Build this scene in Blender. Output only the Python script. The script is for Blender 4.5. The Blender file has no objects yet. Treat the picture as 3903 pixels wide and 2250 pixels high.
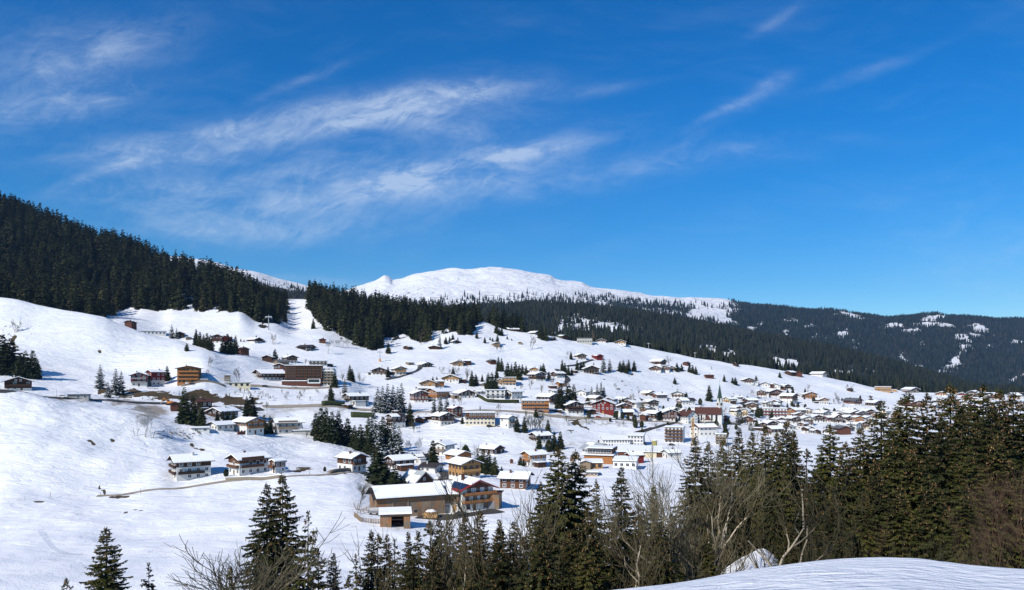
import bpy, math, random
import numpy as np
from mathutils import Vector, Matrix, Euler
R=math.radians
F=2818.0; CX=1951.5; VH=1437.0      # photograph geometry: focal length and horizon in its own pixels
S=bpy.context.scene
# ---------------------------------------------------------------- camera
cam=bpy.data.cameras.new('camera'); co=bpy.data.objects.new('camera',cam); S.collection.objects.link(co)
co.location=(0,0,0); co.rotation_euler=(R(90),0,0)
cam.sensor_width=36; cam.lens=36*F/3903; cam.shift_y=(VH-1125)/3903; cam.clip_start=0.1; cam.clip_end=30000
S.camera=co
# ---------------------------------------------------------------- light
SUN_EL=36; SUN_AZ=220          # azimuth clockwise from +Y: behind the camera, to its left
W=bpy.data.worlds.new('World'); S.world=W; W.use_nodes=True
sun=bpy.data.lights.new('sun','SUN'); so=bpy.data.objects.new('sun',sun); S.collection.objects.link(so)
sun.energy=4.5; sun.angle=R(0.53); sun.color=(1.0,0.95,0.86)
sd=Vector((math.sin(R(SUN_AZ))*math.cos(R(SUN_EL)),math.cos(R(SUN_AZ))*math.cos(R(SUN_EL)),math.sin(R(SUN_EL))))
so.rotation_euler=sd.to_track_quat('Z','Y').to_euler(); so.location=(-200,-200,300)
S.view_settings.view_transform='Standard'; S.view_settings.look='None'; S.view_settings.exposure=0.22; S.view_settings.gamma=1
S.cycles.use_denoising=True; S.cycles.max_bounces=5; S.cycles.diffuse_bounces=3; S.cycles.volume_bounces=0
S.cycles.transparent_max_bounces=4

class NT:
    def __init__(s,nt): s.t=nt; s.n=nt.nodes; s.l=nt.links
    def node(s,ty,**kw):
        n=s.n.new(ty)
        for k,v in kw.items():
            if k.startswith('_'): setattr(n,k[1:],v)
            else:
                key=int(k[1:]) if k[0]=='i' and k[1:].isdigit() else k.replace('__',' ')
                s.set(n.inputs[key],v)
        return n
    def set(s,inp,v):
        if isinstance(v,bpy.types.NodeSocket): s.l.new(v,inp)
        elif isinstance(v,bpy.types.Node): s.l.new(v.outputs[0],inp)
        else: inp.default_value=v
    def m(s,op,a,b=0.0,c=0.0,clamp=False):
        n=s.n.new('ShaderNodeMath'); n.operation=op; n.use_clamp=clamp
        s.set(n.inputs[0],a); s.set(n.inputs[1],b); s.set(n.inputs[2],c); return n.outputs[0]
    def vm(s,op,a,b=(0,0,0)):
        n=s.n.new('ShaderNodeVectorMath'); n.operation=op; s.set(n.inputs[0],a); s.set(n.inputs[1],b); return n.outputs[0]
    def noise(s,vec,scale,detail=3,rough=.55,dist=0.0):
        n=s.n.new('ShaderNodeTexNoise'); s.set(n.inputs['Vector'],vec); n.inputs['Scale'].default_value=scale
        n.inputs['Detail'].default_value=detail; n.inputs['Roughness'].default_value=rough; n.inputs['Distortion'].default_value=dist
        return n.outputs['Fac']
    def mix(s,f,a,b,mode='MIX'):
        n=s.n.new('ShaderNodeMix'); n.data_type='RGBA'; n.blend_type=mode
        s.set(n.inputs[0],f); s.set(n.inputs[6],a); s.set(n.inputs[7],b); return n.outputs[2]
    def ss(s,x,a,b,lo=0.0,hi=1.0):
        n=s.n.new('ShaderNodeMapRange'); n.interpolation_type='SMOOTHSTEP'
        s.set(n.inputs[0],x); s.set(n.inputs[1],a); s.set(n.inputs[2],b); s.set(n.inputs[3],lo); s.set(n.inputs[4],hi); return n.outputs[0]

# sky: Nishita with thin cirrus laid out by compass direction and height
n=NT(W.node_tree); bg=n.n['Background']
sky=n.node('ShaderNodeTexSky',_sky_type='NISHITA',_sun_disc=False,_sun_elevation=R(SUN_EL),_sun_rotation=R(SUN_AZ),_altitude=1200,_air_density=1.0,_dust_density=0.15,_ozone_density=3.0)
hs=n.node('ShaderNodeHueSaturation',Saturation=1.38,Value=1.0,Color=sky)
g=n.node('ShaderNodeTexCoord').outputs['Generated']
sp=n.node('ShaderNodeSeparateXYZ',i0=g)
yy=n.m('MAXIMUM',sp.outputs[1],0.08)
A=n.m('DIVIDE',sp.outputs[0],yy); E=n.m('DIVIDE',sp.outputs[2],yy)
skc=n.mix(1.0,hs.outputs[0],n.mix(n.ss(E,.0,.42),(.72,.88,.97,1),(.33,1.02,1.22,1)),'MULTIPLY')
cv=n.node('ShaderNodeCombineXYZ',i0=A,i1=E,i2=0.0)
wn=n.noise(cv.outputs[0],2.2,2)
E2=n.m('ADD',E,n.m('MULTIPLY',n.m('SUBTRACT',wn,0.5),0.09))
def streak(ang,sx,sy,seed,det=6,rg=.62,dist=.5):
    c,s_=math.cos(R(ang)),math.sin(R(ang))
    a=n.m('ADD',n.m('MULTIPLY',A,c),n.m('MULTIPLY',E2,s_)); b=n.m('SUBTRACT',n.m('MULTIPLY',E2,c),n.m('MULTIPLY',A,s_))
    v=n.node('ShaderNodeCombineXYZ',i0=n.m('MULTIPLY',a,sx),i1=n.m('MULTIPLY',b,sy),i2=seed)
    return n.noise(v.outputs[0],1.0,det,rg,dist)
n1=streak(11,4.0,17,3.1); n2=streak(-6,6,34,7.7,5); n3=streak(24,14,40,1.2,5,.7,1.2); n4=streak(14,16,30,5.2,6,.72,.8)
tex=n.m('ADD',n.m('ADD',n.m('MULTIPLY',n1,.5),n.m('MULTIPLY',n2,.28)),n.m('MULTIPLY',n3,.22))
acc=None
for (u,v,l,w,ang,st) in [(850,515,480,62,9,1.0),(1380,440,380,54,8,1.15),(1700,500,240,50,-14,.5),(1950,590,300,30,9,.48),(1250,740,560,60,5,.55),(1650,660,420,50,14,.6),(900,860,360,50,0,.5),(80,300,420,170,10,.5),(420,190,300,60,12,.42),(150,390,330,60,8,.45),(2790,410,170,18,26,.45),(2950,305,70,22,25,.6),(3350,250,220,20,17,.26),(2280,335,130,26,6,.3),(1850,340,240,60,4,.4),(3780,980,360,200,-20,.22),(1100,1035,420,17,-7,.5),(2650,620,420,60,10,.25),(1150,300,160,20,20,.3),(2950,80,100,20,30,.2),(700,690,400,60,8,.4),(1350,1100,500,60,0,.2),(500,600,260,26,22,.75),(1500,640,700,150,6,.32),(1150,450,520,46,9,.4),(1250,860,420,50,-3,.3),(1950,720,360,70,12,.3),(2650,530,300,18,30,.12)]:
    ca,ce=(u-CX)/F,(VH-v)/F; l/=F; w/=F; c,s_=math.cos(R(ang)),math.sin(R(ang))
    da=n.m('SUBTRACT',A,ca); de=n.m('SUBTRACT',E2,ce+0.0)
    p=n.m('DIVIDE',n.m('ADD',n.m('MULTIPLY',da,c),n.m('MULTIPLY',de,s_)),l); q=n.m('DIVIDE',n.m('SUBTRACT',n.m('MULTIPLY',de,c),n.m('MULTIPLY',da,s_)),w)
    e=n.m('EXPONENT',n.m('MULTIPLY',n.m('ADD',n.m('MULTIPLY',p,p),n.m('MULTIPLY',q,q)),-1.0))
    e=n.m('MULTIPLY',e,st); acc=e if acc is None else n.m('ADD',acc,e)
accm=n.m('MINIMUM',acc,1.15)
fib=n.ss(n2,.34,.72); fine=n.ss(n3,.30,.72); big=n.ss(n1,.38,.66)
lump=n.ss(n4,.38,.64)
wisp=n.m('MULTIPLY',n.m('ADD',n.m('MULTIPLY',big,.6),.4),n.m('ADD',n.m('MULTIPLY',lump,.5),n.m('ADD',n.m('MULTIPLY',fib,.32),n.m('MULTIPLY',fine,.25))))
cl=n.m('MULTIPLY',n.m('MULTIPLY',accm,wisp),.72)
cl=n.m('ADD',cl,n.m('MULTIPLY',accm,.08))
cl=n.m('ADD',cl,n.m('MULTIPLY',n.m('MULTIPLY',big,fib),.035))
cl=n.m('MINIMUM',cl,0.55)
skc=n.mix(cl,skc,(6.3,7.3,8.6,1))
n.l.new(skc,bg.inputs[0]); bg.inputs[1].default_value=0.098

# ---------------------------------------------------------------- materials
MATS={}
def newmat(name):
    m=bpy.data.materials.new(name); m.use_nodes=True; t=NT(m.node_tree); b=t.n['Principled BSDF']; MATS[name]=m; return m,t,b
def plain(name,col,rough=.8,var=.18,scale=1.5,stretch=(1,1,1),spec=.2,metal=0,objvar=.12):
    m,t,b=newmat(name)
    tc=t.node('ShaderNodeTexCoord').outputs['Object']; v=t.vm('MULTIPLY',tc,stretch)
    f=t.noise(v,scale,4,.6); oi=t.node('ShaderNodeObjectInfo').outputs['Random']
    k=t.m('ADD',t.m('ADD',1-var-objvar/2,t.m('MULTIPLY',f,2*var)),t.m('MULTIPLY',oi,objvar))
    c=t.mix(1.0,(*col,1),t.node('ShaderNodeCombineXYZ',i0=k,i1=k,i2=k).outputs[0],'MULTIPLY')
    t.set(b.inputs['Base Color'],c); b.inputs['Roughness'].default_value=rough; b.inputs['Specular IOR Level'].default_value=spec; b.inputs['Metallic'].default_value=metal
    return m
wood=dict(scale=2.2,stretch=(3,3,.35),var=.28)
for nm,c in dict(timber_dark=(.055,.028,.017),timber_black=(.028,.018,.014),timber_brown=(.11,.05,.028),timber_honey=(.36,.20,.08),timber_orange=(.31,.13,.045),timber_red=(.15,.02,.017),timber_grey=(.23,.17,.115),timber_weathered=(.30,.19,.105),timber_redbrown=(.10,.04,.026)).items(): plain(nm,c,**wood)
for nm,c in dict(plaster_white=(.63,.61,.57),plaster_cream=(.62,.54,.38),plaster_grey=(.42,.41,.39),paint_grey=(.2,.2,.21),paint_white=(.8,.8,.8)).items(): plain(nm,c,var=.06,scale=.8)
plain('roof_redbrown',(.085,.036,.026),scale=1,var=.2); plain('roof_red',(.22,.025,.025),scale=1,var=.15); plain('roof_grey',(.12,.12,.125),scale=1,var=.15)
plain('roof_tin',(.33,.35,.35),scale=.6,var=.2,rough=.5,spec=.4); plain('roof_green',(.07,.13,.08),scale=1); plain('roof_dark',(.035,.03,.03),scale=1)
plain('copper_green',(.045,.075,.06),scale=1,var=.2); plain('stone',(.20,.165,.125),scale=1.2,var=.4); plain('concrete',(.38,.36,.33),scale=.8)
plain('asphalt',(.055,.052,.05),scale=.5,var=.25); plain('slush',(.30,.255,.20),scale=.3,var=.35); plain('steel',(.32,.33,.34),rough=.45,metal=.4)
plain('rust_yellow',(.42,.25,.07),scale=1.5,var=.35); plain('orange_paint',(.55,.2,.03),rough=.4,spec=.5); plain('rubber',(.02,.02,.02)); plain('tank_yellow',(.36,.31,.10),rough=.4,spec=.5)
plain('bark_dark',(.06,.045,.032),scale=4); plain('bark_grey',(.115,.098,.060),scale=5,var=.35,stretch=(1,1,.3)); plain('bark_pale',(.34,.29,.22),scale=3,var=.35,stretch=(1,1,.3)); plain('twig_brown',(.065,.054,.030),scale=3,var=.3); plain('twig_red',(.085,.05,.033),scale=3,var=.3); plain('twig_frost',(.40,.39,.38),scale=3,var=.3)
plain('firewood',(.36,.22,.1),scale=4,var=.4); plain('car_dark',(.02,.022,.025),rough=.25,spec=.6); plain('car_white',(.7,.7,.7),rough=.25,spec=.6); plain('car_red',(.3,.02,.02),rough=.25,spec=.6)
plain('solar_blue',(.012,.02,.05),rough=.15,spec=.6,var=.1,scale=.5); plain('cloth_red',(.3,.05,.03)); plain('rock',(.19,.17,.15),scale=.05,var=.4)
m,t,b=newmat('glass'); b.inputs['Base Color'].default_value=(.02,.026,.034,1); b.inputs['Roughness'].default_value=.12; b.inputs['Specular IOR Level'].default_value=.6
m,t,b=newmat('roof_snow'); tc=t.node('ShaderNodeTexCoord').outputs['Object']
t.set(b.inputs['Base Color'],(.86,.86,.86,1)); b.inputs['Roughness'].default_value=.7
bp=t.node('ShaderNodeBump',Strength=.5,Distance=.25,Height=t.noise(tc,.9,3)); t.set(b.inputs['Normal'],bp.outputs[0])
def leafmat(name,c1,c2,snow=0.0,brown=0.0,scale=.5):
    m,t,b=newmat(name)
    ge=t.node('ShaderNodeNewGeometry'); oi=t.node('ShaderNodeObjectInfo').outputs['Random']
    tc=t.node('ShaderNodeTexCoord').outputs['Object']
    f=t.m('ADD',t.m('ADD',t.m('MULTIPLY',ge.outputs['Random Per Island'],.45),t.m('MULTIPLY',t.noise(tc,scale,2),.6)),t.m('MULTIPLY',t.m('SUBTRACT',oi,.5),.5))
    c=t.mix(t.ss(f,.2,.95),(*c1,1),(*c2,1))
    if brown: c=t.mix(t.m('MULTIPLY',t.m('GREATER_THAN',t.m('FRACT',t.m('MULTIPLY',ge.outputs['Random Per Island'],7.3)),1-brown),.8),c,(.16,.085,.035,1))
    if snow:
        nz=t.node('ShaderNodeSeparateXYZ',i0=ge.outputs['Normal']).outputs[2]
        f2=t.m('GREATER_THAN',t.m('ADD',t.m('FRACT',t.m('MULTIPLY',ge.outputs['Random Per Island'],13.7)),t.m('MULTIPLY',nz,.15)),1-snow)
        c=t.mix(t.m('MULTIPLY',f2,.85),c,(.6,.62,.66,1))
    t.set(b.inputs['Base Color'],c); b.inputs['Roughness'].default_value=.65; b.inputs['Specular IOR Level'].default_value=.18
    return m
leafmat('needles',(.010,.015,.005),(.068,.070,.015),brown=.06)
leafmat('needles_far',(.012,.020,.012),(.030,.042,.020),scale=.2)
leafmat('needles_mid',(.014,.022,.009),(.050,.060,.020),brown=.03,scale=.3)
leafmat('needles_snowy',(.016,.024,.013),(.055,.062,.035),snow=.2,scale=.3)
leafmat('needles_olive',(.018,.024,.007),(.055,.058,.014),scale=.8)
leafmat('cones',(.13,.065,.03),(.30,.17,.08))
def forestmat(name,c1,c2,c3):
    m,t,b=newmat(name); a=t.node('ShaderNodeAttribute',_attribute_name='tint').outputs['Fac']
    c=t.mix(t.ss(a,.15,.75),(*c1,1),(*c2,1)); c=t.mix(t.ss(a,.86,.98),c,(*c3,1))
    t.set(b.inputs['Base Color'],c); b.inputs['Roughness'].default_value=.8; b.inputs['Specular IOR Level'].default_value=.1
forestmat('forest_near',(.010,.015,.007),(.046,.050,.018),(.090,.068,.034))
forestmat('forest_ridge',(.008,.013,.008),(.022,.026,.015),(.058,.044,.030))
forestmat('forest_far',(.007,.013,.012),(.018,.028,.022),(.05,.045,.032))
m,t,b=newmat('timber_barn')
tc=t.node('ShaderNodeTexCoord').outputs['Object']; v=t.vm('MULTIPLY',tc,(5,5,.22)); f=t.noise(v,1.6,4,.7); g_=t.noise(t.vm('MULTIPLY',tc,(.25,.25,.5)),1.0,4,.6)
c=t.mix(t.ss(g_,.40,.60),(.29,.14,.058,1),(.19,.15,.105,1)); c=t.mix(t.ss(f,.36,.60),t.mix(1.0,c,(.58,.56,.54,1),'MULTIPLY'),c)
t.set(b.inputs['Base Color'],c); b.inputs['Roughness'].default_value=.85
# snow ground: mask.r forest floor and painted gully shade, mask.g dirty snow / mud, mask.b bare grass, mask.a rocks
m,t,b=newmat('snow_ground')
tc=t.node('ShaderNodeTexCoord').outputs['Object']
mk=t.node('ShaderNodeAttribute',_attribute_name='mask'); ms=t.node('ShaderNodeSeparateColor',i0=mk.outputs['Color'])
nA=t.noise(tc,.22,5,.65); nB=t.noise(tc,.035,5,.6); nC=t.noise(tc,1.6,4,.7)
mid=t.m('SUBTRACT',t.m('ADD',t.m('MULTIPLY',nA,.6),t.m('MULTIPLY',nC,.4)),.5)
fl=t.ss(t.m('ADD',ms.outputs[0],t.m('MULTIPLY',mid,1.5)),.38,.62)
mu=t.ss(t.m('ADD',ms.outputs[1],t.m('MULTIPLY',mid,.9)),.25,.75)
gr=t.ss(t.m('ADD',ms.outputs[2],t.m('MULTIPLY',mid,.9)),.46,.56)
rk=t.ss(t.m('ADD',mk.outputs['Alpha'],t.m('MULTIPLY',mid,1.4)),.45,.6)
nE=t.noise(t.vm('MULTIPLY',tc,(.02,.05,.12)),1.0,5,.65,.8)
base=t.mix(t.ss(t.m('ADD',t.m('MULTIPLY',nB,.45),t.m('MULTIPLY',nE,.55)),.32,.68),(.73,.745,.78,1),(.885,.88,.87,1))
base=t.mix(t.m('MULTIPLY',t.ss(nA,.5,.75),.06),base,(.66,.64,.62,1))
base=t.mix(mu,base,t.mix(nA,(.20,.155,.11,1),(.50,.45,.38,1)))
base=t.mix(gr,base,t.mix(nC,(.045,.028,.013,1),(.11,.075,.03,1)))
base=t.mix(rk,base,(.11,.105,.10,1))
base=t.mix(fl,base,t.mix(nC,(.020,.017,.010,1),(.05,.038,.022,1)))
t.set(b.inputs['Base Color'],base); b.inputs['Roughness'].default_value=.75; b.inputs['Specular IOR Level'].default_value=.25
h1=t.noise(t.vm('MULTIPLY',tc,(.035,.05,1.1)),1.0,5,.62)      # terracettes along the contour
h2=t.noise(t.vm('MULTIPLY',tc,(.10,.25,.25)),1.0,5,.7,.6)
h3=t.noise(t.vm('MULTIPLY',tc,(2.2,2.6,2.6)),1.0,4,.55,.3)
h=t.m('ADD',t.m('ADD',t.m('MULTIPLY',h1,t.ss(t.node('ShaderNodeSeparateXYZ',i0=tc).outputs[1],180,420,0.25,1.1)),t.m('MULTIPLY',h2,t.ss(t.node('ShaderNodeSeparateXYZ',i0=tc).outputs[1],20,400,0.05,1.2))),t.m('MULTIPLY',h3,.17))
t.set(b.inputs['Normal'],t.node('ShaderNodeBump',Strength=1.0,Distance=1.2,Height=h).outputs[0])
m,t,b=newmat('snow_mountain')
tc=t.node('ShaderNodeTexCoord').outputs['Object']; mk=t.node('ShaderNodeAttribute',_attribute_name='mask'); ms=t.node('ShaderNodeSeparateColor',i0=mk.outputs['Color'])
nA=t.noise(tc,.02,5,.65); nD=t.noise(t.vm('MULTIPLY',tc,(1,.6,1.8)),.05,4,.7)
fl=t.ss(t.m('ADD',ms.outputs[0],t.m('MULTIPLY',t.m('SUBTRACT',nD,.5),1.0)),.4,.62)
rk=t.ss(t.m('ADD',mk.outputs['Alpha'],t.m('MULTIPLY',t.m('SUBTRACT',nD,.5),2.2)),.52,.62)
base=t.mix(rk,(.78,.78,.79,1),(.20,.19,.18,1)); base=t.mix(fl,base,t.mix(nD,(.016,.018,.013,1),(.038,.036,.026,1)))
t.set(b.inputs['Base Color'],base); b.inputs['Roughness'].default_value=.8
hh=t.m('ADD',t.noise(t.vm('MULTIPLY',tc,(.008,.005,.018)),1.0,6,.68,1.6),t.m('MULTIPLY',nD,.10))
t.set(b.inputs['Normal'],t.node('ShaderNodeBump',Strength=.85,Distance=27.0,Height=hh).outputs[0])
m,t,b=newmat('haze_air')

# ---------------------------------------------------------------- helpers
COL=S.collection
def tag(o,label=None,cat=None,group=None,kind=None):
    if label: o['label']=label
    if cat: o['category']=cat
    if group: o['group']=group
    if kind: o['kind']=kind
    return o
def empty(name,loc=(0,0,0),rz=0.0,sc=1.0):
    o=bpy.data.objects.new(name,None); COL.objects.link(o); o.location=loc; o.rotation_euler=(0,0,rz)
    o.scale=(sc,sc,sc) if isinstance(sc,(int,float)) else sc; return o
def obj(name,me,parent=None,loc=None):
    o=bpy.data.objects.new(name,me); COL.objects.link(o)
    if parent is not None: o.parent=parent
    if loc is not None: o.location=loc
    return o
def mesh_np(name,V,Fc,mats,smooth=False,mi=None,attrs=None):
    V=np.asarray(V,dtype=np.float32).reshape(-1,3); Fc=np.asarray(Fc,dtype=np.int32); k=Fc.shape[1]
    me=bpy.data.meshes.new(name); me.vertices.add(len(V)); me.vertices.foreach_set('co',V.ravel())
    me.loops.add(Fc.size); me.loops.foreach_set('vertex_index',Fc.ravel())
    me.polygons.add(len(Fc)); me.polygons.foreach_set('loop_start',np.arange(0,Fc.size,k,dtype=np.int32)); me.polygons.foreach_set('loop_total',np.full(len(Fc),k,dtype=np.int32))
    if smooth: me.polygons.foreach_set('use_smooth',np.ones(len(Fc),dtype=bool))
    for mm in (mats if isinstance(mats,(list,tuple)) else [mats]): me.materials.append(MATS[mm])
    if mi is not None: me.polygons.foreach_set('material_index',np.asarray(mi,dtype=np.int32))
    if attrs:
        for an,(ty,arr) in attrs.items():
            a=me.attributes.new(an,ty,'POINT')
            a.data.foreach_set('color' if ty=='FLOAT_COLOR' else 'value',np.asarray(arr,dtype=np.float32).ravel())
    me.update(); me.validate(); return me
class MB:
    def __init__(s): s.v=[]; s.f=[]
    def add(s,vs,fs):
        b=len(s.v); s.v+= [tuple(p) for p in vs]; s.f+=[tuple(i+b for i in f) for f in fs]; return s
    def box(s,x0,x1,y0,y1,z0,z1):
        return s.add([(x0,y0,z0),(x1,y0,z0),(x1,y1,z0),(x0,y1,z0),(x0,y0,z1),(x1,y0,z1),(x1,y1,z1),(x0,y1,z1)],
          [(0,3,2,1),(4,5,6,7),(0,1,5,4),(1,2,6,5),(2,3,7,6),(3,0,4,7)])
    def prism(s,prof,y0,y1):         # profile in x,z (counter-clockwise seen from -y) swept along y
        n_=len(prof); s.add([(x,y0,z) for x,z in prof]+[(x,y1,z) for x,z in prof],
          [tuple(range(n_)),tuple(range(2*n_-1,n_-1,-1))]+[(i,i+n_,(i+1)%n_+n_,(i+1)%n_) for i in range(n_)]); return s
    def xprism(s,prof,x0,x1):        # profile in y,z swept along x
        n_=len(prof); s.add([(x0,y,z) for y,z in prof]+[(x1,y,z) for y,z in prof],
          [tuple(range(n_-1,-1,-1)),tuple(range(n_,2*n_))]+[((i+1)%n_,(i+1)%n_+n_,i+n_,i) for i in range(n_)]); return s
    def cone(s,cx,cy,z0,z1,r0,r1,k=8,ph=0.0):
        a=[ph+2*math.pi*i/k for i in range(k)]
        s.add([(cx+r0*math.cos(t),cy+r0*math.sin(t),z0) for t in a]+[(cx+r1*math.cos(t),cy+r1*math.sin(t),z1) for t in a],
          [(i,(i+1)%k,(i+1)%k+k,i+k) for i in range(k)]+[tuple(range(k-1,-1,-1)),tuple(range(k,2*k))]); return s
    def tube(s,p,q,r0,r1=None,k=6):
        r1=r0 if r1 is None else r1; p=Vector(p); q=Vector(q); d=(q-p).normalized(); a=d.orthogonal().normalized(); b=d.cross(a)
        vs=[p+(a*math.cos(t)+b*math.sin(t))*r0 for t in [2*math.pi*i/k for i in range(k)]]+[q+(a*math.cos(t)+b*math.sin(t))*r1 for t in [2*math.pi*i/k for i in range(k)]]
        s.add(vs,[(i,(i+1)%k,(i+1)%k+k,i+k) for i in range(k)]+[tuple(range(k-1,-1,-1)),tuple(range(k,2*k))]); return s
    def mesh(s,name,mat,smooth=False):
        me=bpy.data.meshes.new(name); me.from_pydata(s.v,[],s.f); me.materials.append(MATS[mat])
        if smooth: me.polygons.foreach_set('use_smooth',[True]*len(me.polygons))
        me.update(); return me
    def build(s,name,mat,parent=None,smooth=False): return obj(name,s.mesh(name,mat,smooth),parent)

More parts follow.
